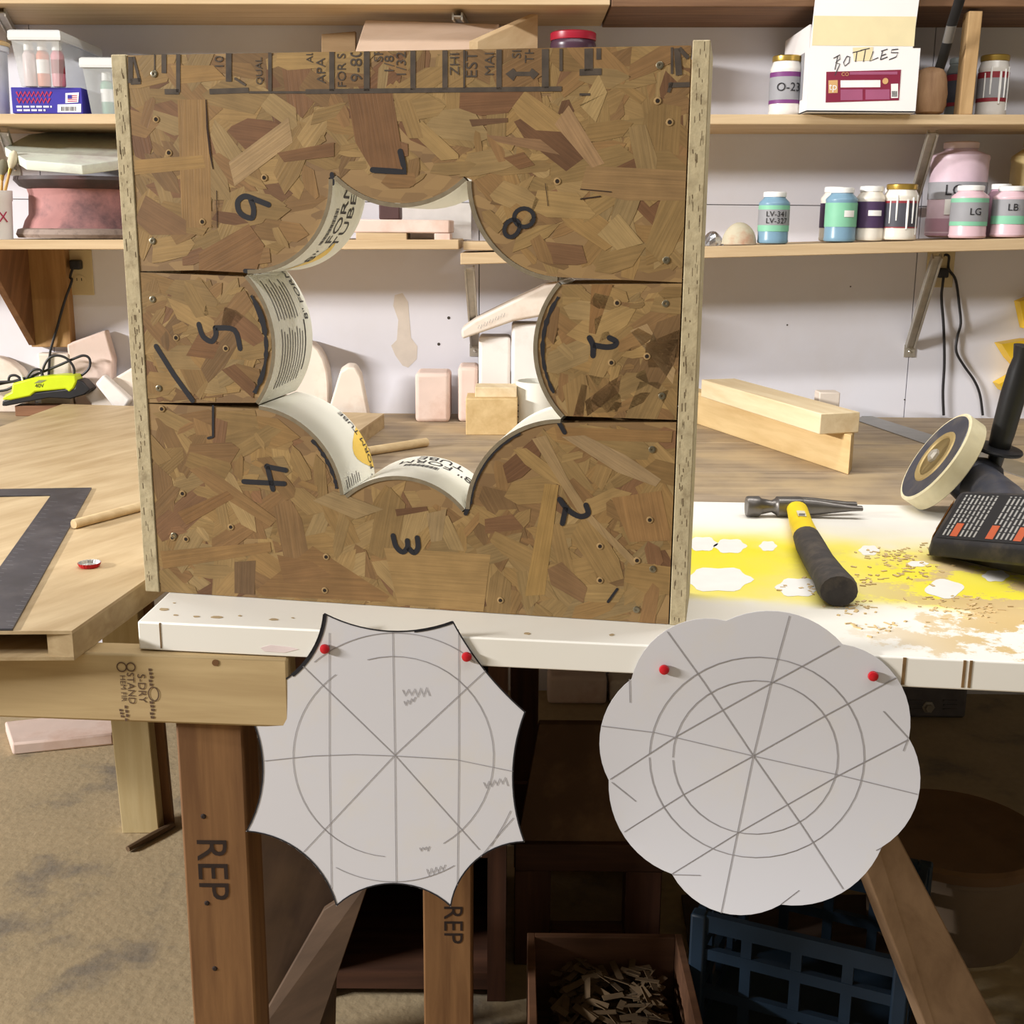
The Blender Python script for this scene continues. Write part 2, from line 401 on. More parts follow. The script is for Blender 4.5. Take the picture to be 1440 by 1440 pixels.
# bare white stencil silhouettes in the yellow overspray
def petal(px, py, a, b_, k=6, rot=0):
    c = onz(px, py, TOP+.0004); q = []
    for i in range(28):
        t = 2*math.pi*i/28; rr = 1+.10*math.cos(k*t+rot)
        q.append((px+a*rr*math.cos(t), py+b_*rr*math.sin(t)))
    return [onz(x, y, TOP+.0002) for x, y in q]
for args in ((1010, 815, 46, 17), (1122, 826, 30, 13), (1222, 774, 14, 7), (1290, 793, 15, 4), (988, 765, 20, 10), (1027, 768, 22, 10), (1328, 828, 26, 13, 4, 1), (1080, 768, 12, 7), (1400, 810, 18, 8)):
    build('stencil_patch', MB().prism(petal(*args), (0, 0, .0002)), wpaint, door)
chipm = flat('chipped_wood', (176, 154, 118), .8, .2, 60)
for (px, py, a, b_) in ((230, 857, 10, 2.5), (247, 865, 5, 1.5), (276, 867, 6, 1.6), (306, 868, 12, 2), (337, 866, 4, 1.2), (385, 871, 8, 2), (412, 869, 3, 1), (245, 848, 3, 1), (860, 893, 5, 2), (742, 891, 6, 2)):
    q = [onz(px+a*math.cos(t*.7)*random.uniform(.6, 1), py+b_*math.sin(t*.7)*random.uniform(.6, 1), TOP+.0002) for t in range(9)]
    build('paint_chip', MB().prism(q, (0, 0, .0002)), chipm, door)
# joints and scuffs on the front edge
jm = flat('edge_joint', (120, 92, 56), .8, .2, 60)
for x, tw in ((1272, .0035), (1357, .003), (1366, .003), (228, .0015)):
    p = onplane(x, 930, E0, EN); u = (p-E0).dot(ED)
    q = E0+ED*u
    build('edge_joint', MB().prism([q+ED*-tw/2+EN*.0006+Vector((0, 0, -.0005)), q+ED*tw/2+EN*.0006+Vector((0, 0, -.0005)), q+ED*tw/2+EN*.0006+Vector((0, 0, -.031)), q+ED*-tw/2+EN*.0006+Vector((0, 0, -.031))], -EN*.002), jm, door)
pk = flat('pink_smear', (228, 212, 210), .7, .1)
q = [onplane(x, y, E0+EN*.0004, EN) for x, y in ((366, 911), (380, 907), (408, 910), (420, 913), (400, 918), (372, 916))]
build('pink_smear', MB().prism(q, -EN*.0003), pk, door)

# unpainted door on the left
plym = wood('door_ply', (212, 184, 136), (184, 152, 104), (.40, .92, 0), 5, 5, rough=.5, contrast=(.32, .7))
edgem = wood('door_edge', (196, 168, 120), (170, 140, 94), (.6, .8, 0), 4, 12)
A0 = onz(0, 887.5, TOP); A1 = onz(101, 887, TOP); AD = (A1-A0).normalized()
R1 = onz(203, 816, TOP); RD = (R1-A1).normalized()
K0 = onz(88, 568, TOP); K1 = onz(190, 571, TOP); KD = (K1-K0).normalized()
KL = onz(0, 600, TOP); KLD = (KL-K0).normalized()
corner = isect(A1, RD, K0, KD)
# keep clear of the white door
ld = [isect(K0, KLD, A0, AD), A1, corner, K0, K0+KLD*.75]
ld = [Vector((p.x, p.y, TOP)) for p in ld]
r = thing('plain_door', (A1.x-.3, A1.y+.4, BEN), 'bare plywood hollow-core door lying flat under the framing square', 'door')
build('top_skin', MB().prism(ld, (0, 0, -.004)), plym, r)
build('bottom_skin', MB().prism([p-Vector((0, 0, .031)) for p in ld], (0, 0, -.004)), edgem, r)
n_in = Vector((-RD.y, RD.x, 0)); 
if n_in.x > 0: n_in = -n_in
zt = Vector((0, 0, -.004))
build('edge_rail', MB().prism([A1+zt, corner+zt, corner+n_in*.03+zt, A1+n_in*.03+zt], (0, 0, -.027)), edgem, r)
build('edge_rail', MB().prism([ld[3]+zt, ld[4]+zt, ld[4]+zt+Vector((.02, -.03, 0)), ld[3]+zt+Vector((.02, -.03, 0))], (0, 0, -.027)), edgem, r)
cq = [ld[0]+Vector((.06, .10, 0)), A1+Vector((-.06, .10, 0)), corner+Vector((-.08, -.10, 0)), K0+Vector((.06, -.10, 0))]
build('core_slab', MB().prism([p+Vector((0, 0, -.0045)) for p in cq], (0, 0, -.026)), flat('dark_core', (38, 34, 32), .9), r)

# ================================================================== THE WOODEN FORM
YAW = .178; BO = Vector((-.4535, 1.437, TOP)); BW = .664; BH = .628; BDp = .126; TH = .018
form = thing('casting_form', BO, 'square oriented-strand-board form with an eight-pointed opening lined with white tube, standing on the white door', 'form', rotz=-YAW)
bA = Vector((math.cos(YAW), -math.sin(YAW), 0)); bD = Vector((math.sin(YAW), math.cos(YAW), 0))
def bl(px, py):
    p = onplane(px, py, BO, bD)-BO; return (p.dot(bA), p.z)
# -- strand board material: base shows fine chips, strands carry their own tint
def osb_mat(name, base, dark, sc=38):
    m, nt, b = _new(name); N = nt.nodes; L = nt.links
    tc = N.new('ShaderNodeTexCoord'); mp = N.new('ShaderNodeMapping'); mp.inputs['Scale'].default_value = (1, 1, 2.3); mp.inputs['Rotation'].default_value = (0, .5, 0)
    L.new(tc.outputs['Object'], mp.inputs[0])
    vo = N.new('ShaderNodeTexVoronoi'); vo.inputs['Scale'].default_value = sc; L.new(mp.outputs[0], vo.inputs['Vector'])
    cr = N.new('ShaderNodeValToRGB'); cr.color_ramp.elements[0].color = rgb(dark); cr.color_ramp.elements[1].color = rgb(base)
    sp = N.new('ShaderNodeSeparateColor'); L.new(vo.outputs['Color'], sp.inputs[0]); L.new(sp.outputs[0], cr.inputs[0])
    L.new(cr.outputs[0], b.inputs['Base Color']); b.inputs['Roughness'].default_value = .6
    return m
OSB = osb_mat('strand_board', (148, 118, 74), (116, 88, 54))
m, nt, b = _new('strand'); N = nt.nodes; L = nt.links
at = N.new('ShaderNodeAttribute'); at.attribute_name = 'tint'
uv = N.new('ShaderNodeUVMap'); mp = N.new('ShaderNodeMapping'); mp.inputs['Scale'].default_value = (14, 420, 1); L.new(uv.outputs[0], mp.inputs[0])
n1 = N.new('ShaderNodeTexNoise'); n1.inputs['Scale'].default_value = 1; n1.inputs['Detail'].default_value = 4; n1.inputs['Distortion'].default_value = .6; L.new(mp.outputs[0], n1.inputs[0])
n2 = N.new('ShaderNodeTexNoise'); n2.inputs['Scale'].default_value = 30; n2.inputs['Detail'].default_value = 6
tc = N.new('ShaderNodeTexCoord'); L.new(tc.outputs['Object'], n2.inputs[0])
mr = N.new('ShaderNodeMapRange'); mr.inputs[1].default_value = .25; mr.inputs[2].default_value = .75; mr.inputs[3].default_value = .80; mr.inputs[4].default_value = 1.14; L.new(n1.outputs['Fac'], mr.inputs[0])
mr2 = N.new('ShaderNodeMapRange'); mr2.inputs[1].default_value = .3; mr2.inputs[2].default_value = .7; mr2.inputs[3].default_value = .86; mr2.inputs[4].default_value = 1.12; L.new(n2.outputs['Fac'], mr2.inputs[0])
mm = N.new('ShaderNodeMath'); mm.operation = 'MULTIPLY'; L.new(mr.outputs[0], mm.inputs[0]); L.new(mr2.outputs[0], mm.inputs[1])
hs = N.new('ShaderNodeHueSaturation'); L.new(at.outputs['Color'], hs.inputs['Color']); L.new(mm.outputs[0], hs.inputs['Value'])
L.new(hs.outputs[0], b.inputs['Base Color']); b.inputs['Roughness'].default_value = .55; b.inputs['Specular IOR Level'].default_value = .3
bp = N.new('ShaderNodeBump'); bp.inputs['Strength'].default_value = .25; bp.inputs['Distance'].default_value = .001; L.new(n1.outputs['Fac'], bp.inputs['Height']); L.new(bp.outputs[0], b.inputs['Normal'])
STRAND = m
# -- opening: cusps and arc apexes (clockwise from the top left)
cusp = [bl(*p) for p in ((468, 250), (657, 253), (785, 396), (790, 589), (655, 717), (484, 697), (363, 570), (347, 385))]
apex = [bl(*p) for p in ((563, 292), (694, 352), (750, 493), (692, 629), (563, 669), (444, 612), (388, 487), (443, 338))]
NA = 20; TT = .0048
arcs = []; circ = []
for i in range(8):
    a, c_ = arc3(cusp[i], apex[i], cusp[(i+1) % 8], NA); arcs.append(a); circ.append(c_)
def inner(i, r_off, n=NA, t0=0., t1=1.):
    ux, uy, r, a0, sp = circ[i]
    return [(ux+(r-r_off)*math.cos(a0+sp*(t0+(t1-t0)*k/n)), uy+(r-r_off)*math.sin(a0+sp*(t0+(t1-t0)*k/n))) for k in range(n+1)]
opening = [p for a in arcs for p in a[:-1]]
def pin(p, poly):
    x, y = p; c_ = False; j = len(poly)-1
    for i in range(len(poly)):
        xi, yi = poly[i]; xj, yj = poly[j]
        if (yi > y) != (yj > y) and x < (xj-xi)*(y-yi)/(yj-yi)+xi: c_ = not c_
        j = i
    return c_
x0 = TH+.0006; x1 = BW-TH-.0016
sLT = bl(193, 382)[1]; sLT2 = cusp[7][1]; sLB = bl(207, 567)[1]; sRT = bl(960, 398)[1]; sRB = bl(948, 593)[1]
g = .0006
top_poly = [(x0, sLT+g), (x0, BH-.001), (x1, BH-.001), (x1, sRT+g)] + inner(1, TT)[::-1] + inner(0, TT)[::-1] + inner(7, TT)[::-1]
left_poly = [(x0, sLB+g), (x0, sLT-g)] + [(p[0], p[1]) for p in inner(6, TT)[::-1]]
right_poly = [(x1, sRT-g), (x1, sRB+.0022)] + inner(2, TT)[::-1]
bot_poly = [(x1, sRB-.0008), (x1, .0006), (x0, .0006), (x0, sLB-g)] + inner(5, TT)[::-1] + inner(4, TT)[::-1] + inner(3, TT)[::-1]
panels = []
for nm, poly in (('top_panel', top_poly), ('side_panel', left_poly), ('side_panel', right_poly), ('bottom_panel', bot_poly)):
    p = build(nm, MB().prism([(u, 0, v) for u, v in poly], (0, TH, 0)), OSB, form, local=True)
    panels.append((p, poly))
    q = bpy.data.objects.new('back_'+nm, p.data); C.objects.link(q); q.parent = form; q.location = (0, BDp-TH, 0)
# -- side boards, strand edges facing out
EDGE = flat('board_edge', (182, 168, 134), .8, .12, 120, bump=.5, dirt=(128, 112, 84), dirt_amt=.7, dscale=60)
mpn = None
for sx_, hh, dep in ((0, BH, BDp+.004), (BW-TH, BH+.004, BDp+.004)):
    build('side_board', MB().box(sx_, sx_+TH, -.0015, dep, 0, hh), EDGE, form, local=True, bevel=.0008, seg=1)
# pits in the edges
pit = flat('edge_pit', (96, 80, 58), .9, .2, 80)
mb = MB()
for sx_ in (0, BW-TH):
    for k in range(90):
        x = sx_+random.uniform(.003, TH-.003); z = random.uniform(.004, BH-.006); l = random.uniform(.002, .011); ww = random.uniform(.0003, .0009)
        mb.add([(x, -.0017, z), (x+ww, -.0017, z+l*.1), (x+ww*.6, -.0017, z+l), (x-ww*.4, -.0017, z+l*.9)], [(0, 1, 2, 3)])
setp(build('edge_flakes', mb, pit, form, local=True), kind='stuff')
# -- strands pressed in the faces
TINTS0 = [(196, 160, 104), (186, 148, 92), (200, 168, 116), (176, 136, 80), (168, 124, 72), (206, 178, 128), (150, 104, 64), (136, 88, 56), (190, 154, 96), (178, 142, 88), (122, 82, 56), (198, 164, 106), (184, 150, 98), (170, 134, 84)]
def soft(t, k=.36):
    b_ = (136, 110, 69); return tuple(b_[i]+(t[i]*.84-b_[i])*k for i in range(3))
TINTS = [soft(t) for t in TINTS0]
def clip(poly, xa, xb, za, zb):
    def cut(P, f, mk):
        out = []
        for i in range(len(P)):
            a, b_ = P[i], P[(i+1) % len(P)]; fa, fb = f(a), f(b_)
            if fa: out.append(a)
            if fa != fb: out.append(mk(a, b_))
        return out
    def mkx(v): return lambda a, b_: (v, a[1]+(b_[1]-a[1])*(v-a[0])/(b_[0]-a[0]))
    def mkz(v): return lambda a, b_: (a[0]+(b_[0]-a[0])*(v-a[1])/(b_[1]-a[1]), v)
    for f, mk in ((lambda p: p[0] >= xa, mkx(xa)), (lambda p: p[0] <= xb, mkx(xb)), (lambda p: p[1] >= za, mkz(za)), (lambda p: p[1] <= zb, mkz(zb))):
        poly = cut(poly, f, mk)
        if len(poly) < 3: return []
    return poly
def strands(pi, n, za, zb, xa, xb, fixed=()):
    pobj, poly = panels[pi]
    bound = poly
    def ok(fl):
        for i in range(len(fl)):
            a, b_ = fl[i], fl[(i+1) % len(fl)]
            for k in range(6):
                t = k/6; p = (a[0]+(b_[0]-a[0])*t, a[1]+(b_[1]-a[1])*t)
                if not pin((min(max(p[0], xa+1e-4), xb-1e-4), min(max(p[1], za+1e-4), zb-1e-4)), bound): return False
        return True
    vs, fs, cols, uvs, lay = [], [], [], [], []
    def put(fl, cx, cz, ang, tint):
        rad = max(math.hypot(p[0]-cx, p[1]-cz) for p in fl)
        lv = 0
        for (qx, qz, qr, ql) in lay:
            if math.hypot(qx-cx, qz-cz) < qr*.85+rad*.85: lv = max(lv, ql+1)
        lay.append((cx, cz, rad, lv))
        y = -.00005-.000012*min(lv, 60)
        o = len(vs); ca, sa = math.cos(ang), math.sin(ang); uo = random.random()*30
        for p in fl:
            vs.append((p[0], y, p[1])); uvs.append(((p[0]-cx)*ca+(p[1]-cz)*sa+uo, -(p[0]-cx)*sa+(p[1]-cz)*ca+uo*.37))
        fs.append(list(range(o, o+len(fl)))); cols.append(tint)
    made = 0; tries = 0
    while made < n and tries < n*14:
        tries += 1
        cx = random.uniform(xa, xb); cz = random.uniform(za, zb)
        big = 1-made/n
        ln = random.uniform(.025, .07)+random.random()**2*.07*(.35+big); wd_ = ln*random.uniform(.2, .48)+.003
        if tries % 5 == 0: ln *= .45; wd_ *= .5
        wd_ = min(wd_, .036)
        ang = random.gauss(0, .85) if random.random() < .6 else random.uniform(0, math.pi)
        ca, sa = math.cos(ang), math.sin(ang)
        hl, hw = ln/2, wd_/2
        raw = [(-hl, -hw*random.uniform(.3, 1)), (-hl*random.uniform(.2, .6), -hw), (hl*random.uniform(.3, .95), -hw*random.uniform(.7, 1)), (hl, hw*random.uniform(-.6, .9)), (hl*random.uniform(.2, .9), hw), (-hl*random.uniform(.5, 1), hw*random.uniform(.5, 1))]
        fl = [(cx+p[0]*ca-p[1]*sa, cz+p[0]*sa+p[1]*ca) for p in raw]
        fl = clip(fl, xa, xb, za, zb)
        if len(fl) < 3 or not ok(fl): continue
        t = random.choice(TINTS); k = random.uniform(.9, 1.06)
        if random.random() < .07: t = random.choice([(116, 84, 56), (108, 76, 50), (126, 92, 62)])
        put(fl, cx, cz, ang, tuple(c_*k for c_ in t)); made += 1
    for px_poly, tint in fixed:
        fl = [bl(*p) for p in px_poly]
        cx = sum(p[0] for p in fl)/len(fl); cz = sum(p[1] for p in fl)/len(fl)
        # orientation along the longest edge
        e_ = max(((fl[(i+1) % len(fl)][0]-fl[i][0], fl[(i+1) % len(fl)][1]-fl[i][1]) for i in range(len(fl))), key=lambda d: d[0]**2+d[1]**2)
        fl = clip(fl, xa, xb, za, zb)
        if len(fl) > 2: put(fl, cx, cz, math.atan2(e_[1], e_[0]), soft(tint, .62))
    me = bpy.data.meshes.new('strands'); me.from_pydata(vs, [], fs)
    me.uv_layers.new(name='UVMap'); me.color_attributes.new('tint', 'FLOAT_COLOR', 'CORNER')
    ul = me.uv_layers['UVMap']; ca_ = me.color_attributes['tint']
    for p in me.polygons:
        col = rgb(cols[p.index])
        for li in p.loop_indices:
            ul.data[li].uv = uvs[me.loops[li].vertex_index]; ca_.data[li].color = col
    bm = bmesh.new(); bm.from_mesh(me)
    for f_ in bm.faces:
        f_.normal_update()
        if f_.normal.y > 0: f_.normal_flip()
    bm.to_mesh(me); bm.free()
    me.materials.append(STRAND)
    o = bpy.data.objects.new('strands', me); C.objects.link(o); o.parent = pobj; o['kind'] = 'stuff'
RB = (122, 78, 50); RB2 = (112, 70, 46); PL = (200, 170, 116); PP = (206, 172, 128); GR = (150, 118, 78)
strands(0, 430, min(sLT, sRT)+g, BH-.001, x0, x1, fixed=[
    ([(488, 130), (552, 130), (564, 205), (566, 238), (524, 240), (500, 200)], RB),
    ([(250, 140), (292, 140), (296, 230), (298, 320), (256, 320)], (172, 130, 78)),
    ([(322, 228), (406, 165), (412, 200), (330, 262)], PP),
    ([(390, 215), (470, 200), (470, 220), (400, 228)], RB),
    ([(280, 355), (350, 315), (372, 345), (360, 384), (280, 380)], (140, 96, 60)),
    ([(816, 266), (825, 233), (965, 240), (964, 282), (880, 282)], (166, 130, 88)),
    ([(816, 150), (842, 104), (854, 130), (838, 172), (815, 148)], PL),
    ([(780, 175), (800, 148), (850, 230), (832, 236)], (190, 150, 112)),
    ([(190, 310), (205, 275), (262, 310), (262, 330), (212, 330)], (140, 100, 70)),
    ([(684, 190), (760, 196), (788, 218), (700, 200)], (150, 110, 82)),
    ([(708, 222), (736, 214), (752, 232), (730, 238)], RB),
    ([(840, 330), (870, 300), (905, 342), (868, 352)], PL),
    ([(660, 168), (714, 166), (714, 172), (664, 178)], (92, 58, 44)),
    ([(240, 92), (300, 92), (320, 112), (250, 118)], (176, 134, 76)),
    ([(190, 225), (285, 218), (290, 236), (190, 246)], (186, 144, 82)),
])
strands(1, 150, sLB+g, sLT-g, x0, max(p[0] for p in left_poly)-.0005, fixed=[
    ([(262, 500), (280, 468), (310, 482), (300, 505)], RB),
    ([(312, 520), (330, 512), (360, 540), (356, 560)], RB2)])
strands(2, 150, sRB+.0022, sRT-g, min(p[0] for p in right_poly)+.0005, x1, fixed=[
    ([(832, 400), (862, 400), (838, 470), (828, 468)], (150, 104, 60)),
    ([(886, 465), (910, 455), (950, 520), (946, 540)], PP),
    ([(806, 585), (818, 540), (826, 542), (820, 588)], (140, 96, 62))])
strands(3, 430, .0006, max(sLB, sRB)-g, x0, x1, fixed=[
    ([(360, 830), (440, 768), (548, 838), (542, 846), (370, 838)], (146, 104, 62)),
    ([(330, 790), (360, 788), (358, 836), (330, 834)], (104, 76, 54)),
    ([(738, 838), (766, 680), (786, 682), (766, 836)], (190, 150, 84)),
    ([(226, 775), (380, 762), (382, 776), (230, 800)], (166, 124, 74)),
    ([(266, 660), (290, 655), (350, 700), (390, 730), (380, 740), (300, 690)], (158, 118, 74)),
    ([(770, 800), (790, 790), (826, 826), (820, 848), (775, 822)], (138, 100, 70)),
    ([(540, 770), (690, 780), (680, 860), (560, 850)], (190, 152, 96)),
    ([(250, 720), (320, 690), (330, 700), (262, 738)], (140, 96, 56)),
    ([(860, 700), (930, 690), (944, 760), (885, 762)], (172, 126, 78)),
    ([(556, 716), (600, 712), (602, 718), (558, 726)], (100, 60, 42)),
    ([(390, 780), (440, 790), (470, 812), (400, 820)], (140, 98, 60)),
    ([(780, 600), (946, 606), (944, 622), (784, 618)], (160, 118, 72)),
    ([(790, 614), (822, 612), (880, 640), (930, 674), (922, 684), (868, 664)], (186, 158, 122)),
    ([(748, 617), (768, 612), (798, 672), (830, 722), (898, 790), (890, 796), (812, 718)], (184, 154, 112)),
    ([(440, 704), (470, 690), (540, 716), (500, 730)], (178, 152, 110)),
    ([(600, 722), (628, 716), (622, 760), (606, 762)], (180, 154, 114))])
# -- split cracks
crk = flat('crack_dark', (48, 32, 22), .9)
for path, ww in (([(290, 140), (292, 180), (296, 215), (300, 238)], .0022), ([(305, 268), (306, 320)], .0018), ([(816, 266), (860, 270)], .0022), ([(816, 280), (845, 276)], .003), ([(767, 258), (771, 290)], .0016)):
    build('crack', MB().ribbon([(bl(*p)[0], 0, bl(*p)[1]) for p in path], ww, (0, -1, 0), .0011, True), crk, panels[0][0], local=True)
# -- tube liners
tubem = flat('tube_liner', (226, 224, 212), .42, .02, 20)
tubee = flat('tube_cut_edge', (122, 110, 88), .85, .15, 90)
TW = (-.0012, BDp)
def tpt(i, t, wdep, lift=0.):
    ux, uy, r, a0, sp = circ[i]; a = a0+sp*t
    return Vector((ux+(r+lift)*math.cos(a), wdep, uy+(r+lift)*math.sin(a)))
ARCL = [abs(c_[2]*c_[4]) for c_ in circ]
liners = []
for i in range(8):
    ux, uy, r, a0, sp = circ[i]
    mb = MB(); rings = []
    for k in range(NA+1):
        t = .008+.984*k/NA
        rings.append([tpt(i, t, TW[0]), tpt(i, t, TW[1]), tpt(i, t, TW[1], -TT+.0002), tpt(i, t, TW[0], -TT+.0002)])
    mb.loft(rings)
    o = build('tube_liner', mb, tubem, form, local=True, smooth=True); liners.append(o)
    o.data.materials.append(tubee)
    for p in o.data.polygons:
        if abs(p.normal.y) > .9: p.material_index = 1
inkm = flat('tube_ink', (52, 50, 52), .6); ink2 = flat('tube_fine_print', (128, 124, 120), .6); yelm = flat('tube_yellow', (226, 190, 88), .5)
def ttext(i, s, size, tc_, wc):
    """text running clockwise along arc i, its top towards the front"""
    mb = MB(); text(mb, s, size, lambda x, y: tpt(i, tc_+x/ARCL[i], wc-y, .0005)); return mb
def tquad(i, pts):   # polygon in (t, w)
    return [tpt(i, t, w_, .0003) for t, w_ in pts]
def tline(mb, i, ta, tb, w_, wd_):
    n = 8; L0 = [tpt(i, ta+(tb-ta)*k/n, w_-wd_/2, .0005) for k in range(n+1)]; L1 = [tpt(i, ta+(tb-ta)*k/n, w_+wd_/2, .0005) for k in range(n+1)]
    mb.add(L0+L1, [(k, k+1, n+2+k, n+1+k) for k in range(n)])
def tband(mb, i, ta, tb, wfa, wfb):
    n = 8; ts = [ta+(tb-ta)*k/n for k in range(n+1)]
    mb.add([tpt(i, t, wfa(t), .0003) for t in ts]+[tpt(i, t, wfb(t), .0003) for t in ts], [(k, k+1, n+2+k, n+1+k) for k in range(n)])
mb = ttext(7, '8" FORM', .030, .66, .052); text(mb, 'TUBE', .030, lambda x, y: tpt(7, .70+x/ARCL[7], .080-y, .0005))
build('lettering', mb, inkm, liners[7], local=True)
mb = MB()
for k in range(26): tline(mb, 7, .52+.011*k, .52+.011*k+.005*(1+(k*7 % 3)/3), .028, .010)
build('barcode', mb, inkm, liners[7], local=True)
mb = MB(); tband(mb, 7, .18, .55, lambda t: .035+.05*(t-.18)/.37*.9, lambda t: .035+.06*math.sin(math.pi*(t-.18)/.37)*.5+.05*(t-.18)/.37*.9)
build('yellow_print', mb, yelm, liners[7], local=True)
mb = ttext(4, '8" FORM', .026, .40, .090); text(mb, 'TUBE', .026, lambda x, y: tpt(4, .40+x/ARCL[4], .113-y, .0005))
build('lettering', mb, inkm, liners[4], local=True)
mb = MB()
for k in range(24): tline(mb, 4, .36+.011*k, .36+.011*k+.005*(1+(k*5 % 3)/3), .066, .012)
build('barcode', mb, inkm, liners[4], local=True)
mb = MB(); tband(mb, 4, .04, .12, lambda t: .10, lambda t: .124)
build('yellow_print', mb, yelm, liners[4], local=True)
mb = MB(); tband(mb, 5, .06, .42, lambda t: .125-.055*math.sin(math.pi*(t-.06)/.36), lambda t: .1255)
build('yellow_print', mb, yelm, liners[5], local=True)
mb = MB(); text(mb, '8" FORM TUBE', .016, lambda x, y: tpt(5, .27+x/ARCL[5], .117-y, .0008))
build('lettering', mb, inkm, liners[5], local=True)
mb = MB()
for k in range(7): tline(mb, 5, .03, .10+.02*(k % 2), .016+.008*k, .0022)
build('fine_print', mb, ink2, liners[5], local=True)
mb = MB()
for k in range(9): tline(mb, 6, .12+.004*k, .56-.02*(k % 3), .022+.0085*k, .0026)
for k in range(8): tline(mb, 6, .62+.01*(k % 2), .93-.03*(k % 3), .020+.009*k, .0024)
build('fine_print', mb, ink2, liners[6], local=True)
mb = MB(); text(mb, '8" FORM', .018, lambda x, y: tpt(6, .80+x/ARCL[6], .112-y, .0005)); tline(mb, 6, .22, .60, .100, .003)
build('lettering', mb, inkm, liners[6], local=True)
# -- marker numerals and strokes (pixel paths on the face)
def marks(panel, name, paths, wdt=.0062, curve=False):
    mb = MB()
    for pth in paths:
        if curve: pth = [(p.x, p.y) for p in spline([Vector((a, b_, 0)) for a, b_ in pth], 4)]
        q = [bl(*p) for p in pth]; Q = []
        for i in range(len(q)-1):
            for k in range(3): Q.append((q[i][0]+(q[i+1][0]-q[i][0])*k/3, -.0009, q[i][1]+(q[i+1][1]-q[i][1])*k/3))
        Q.append((q[-1][0], -.0009, q[-1][1]))
        mb.ribbon(Q, wdt, (0, -1, 0), .0001)
        for e_ in (q[0], q[-1]):   # round ends
            mb.add([(e_[0]+wdt*.5*math.cos(a*.7854), -.00095, e_[1]+wdt*.5*math.sin(a*.7854)) for a in range(8)], [list(range(8))])
    build(name, mb, BLACK, panels[panel][0], local=True)
def ell(cx, cy, a, b_, rot=0, n=16):
    return [(cx+a*math.cos(2*math.pi*k/n)*math.cos(rot)-b_*math.sin(2*math.pi*k/n)*math.sin(rot), cy+a*math.cos(2*math.pi*k/n)*math.sin(rot)+b_*math.sin(2*math.pi*k/n)*math.cos(rot)) for k in range(n+1)]
marks(0, 'marker_numeral', [[(524, 239), (570, 242), (563, 213)]])
marks(0, 'marker_numeral', [[(378, 288), (360, 281), (345, 276), (335, 283), (336, 296), (344, 304), (355, 306), (357, 294), (353, 281)]], curve=True)
marks(0, 'marker_numeral', [ell(737, 306, 14, 13), ell(720, 321, 10, 13, .5)], .0045)
marks(1, 'marker_numeral', [[(280, 456), (286, 473), (298, 480), (304, 471), (303, 461)], [(303, 461), (330, 464), (338, 490)]], curve=True)
marks(2, 'marker_numeral', [[(829, 475), (834, 486), (834, 500)], [(834, 485), (852, 488), (864, 486), (866, 480), (857, 475)]], curve=True)
marks(3, 'marker_numeral', [[(787, 702), (799, 717), (815, 726), (827, 722), (824, 710)], [(796, 713), (791, 736)]], curve=True)
marks(3, 'marker_numeral', [[(553, 753), (557, 768), (566, 776), (573, 770), (573, 760)], [(574, 770), (582, 777), (588, 770), (587, 756)]], curve=True)
marks(3, 'marker_numeral', [[(343, 677), (400, 680)], [(376, 655), (384, 688)], [(375, 656), (402, 661)]])
marks(1, 'marker_stroke', [[(220, 487), (245, 527), (271, 563)]])
marks(3, 'marker_stroke', [[(300, 571), (300, 614), (293, 616)]], .003)
marks(0, 'marker_stroke', [[(345, 381), (366, 382)]], .005)
marks(0, 'marker_stroke', [[(467, 245), (468, 258)]], .005)
marks(3, 'marker_stroke', [[(786, 594), (794, 608)]], .005)
marks(3, 'marker_stroke', [[(660, 708), (655, 722)]], .005)
marks(3, 'marker_stroke', [[(855, 846), (868, 828)]], .003)
def arcmark(panel, i, ta, tb, off, wd_):
    q = inner(i, off, 22, ta, tb); mb = MB()
    mb.ribbon([(p[0], -.0009, p[1]) for p in q], [wd_*random.uniform(.4, 1.2) for _ in q], (0, -1, 0), .0001)
    build('marker_outline', mb, BLACK, panels[panel][0], local=True)
arcmark(1, 6, .06, .86, .0115, .006); arcmark(2, 2, .08, .82, .0105, .005); arcmark(3, 5, .06, .5, .0075, .005); arcmark(3, 3, .3, .95, .006, .003)
# -- mill stamp across the top: bars, baselines, sideways lettering
stampm = flat('mill_stamp_ink', (70, 60, 50), .75, .3, 70)
mb = MB()
def pbar(xa, ya, xb, yb, wpx):
    a, b_ = bl(xa, ya), bl(xb, yb); mb.ribbon([(a[0], -.0008, a[1]), (b_[0], -.0008, b_[1])], wpx/1214, (0, -1, 0), .00012)
TY = 71
for x, wpx, yb in ((467, 7, 128), (516, 8, 128), (581, 7, 127), (626, 7, 126), (653, 2.5, 124), (702, 7, 126), (767, 9, 124), (380, 5, 128), (251, 6, 130), (231, 7, 103), (218, 2, 100), (322, 8, 115), (789, 4, 100), (828, 11, 100), (842, 6, 84), (945, 3, 104)): pbar(x, 77-(x-158)*.013, x, yb, wpx)
for xa, ya, xb, yb, wpx in ((430, 129, 790, 125, 6), (295, 129, 350, 127, 7), (232, 129, 252, 129, 7), (184, 80, 184, 117, 7), (184, 115, 198, 114, 8), (188, 80, 197, 115, 4), (815, 102, 846, 101, 8), (952, 68, 955, 106, 8), (955, 68, 968, 82, 5), (940, 120, 970, 119, 6), (940, 130, 945, 116, 4), (815, 133, 830, 133, 3), (330, 110, 346, 120, 3), (350, 130, 430, 130, 3)): pbar(xa, ya, xb, yb, wpx)
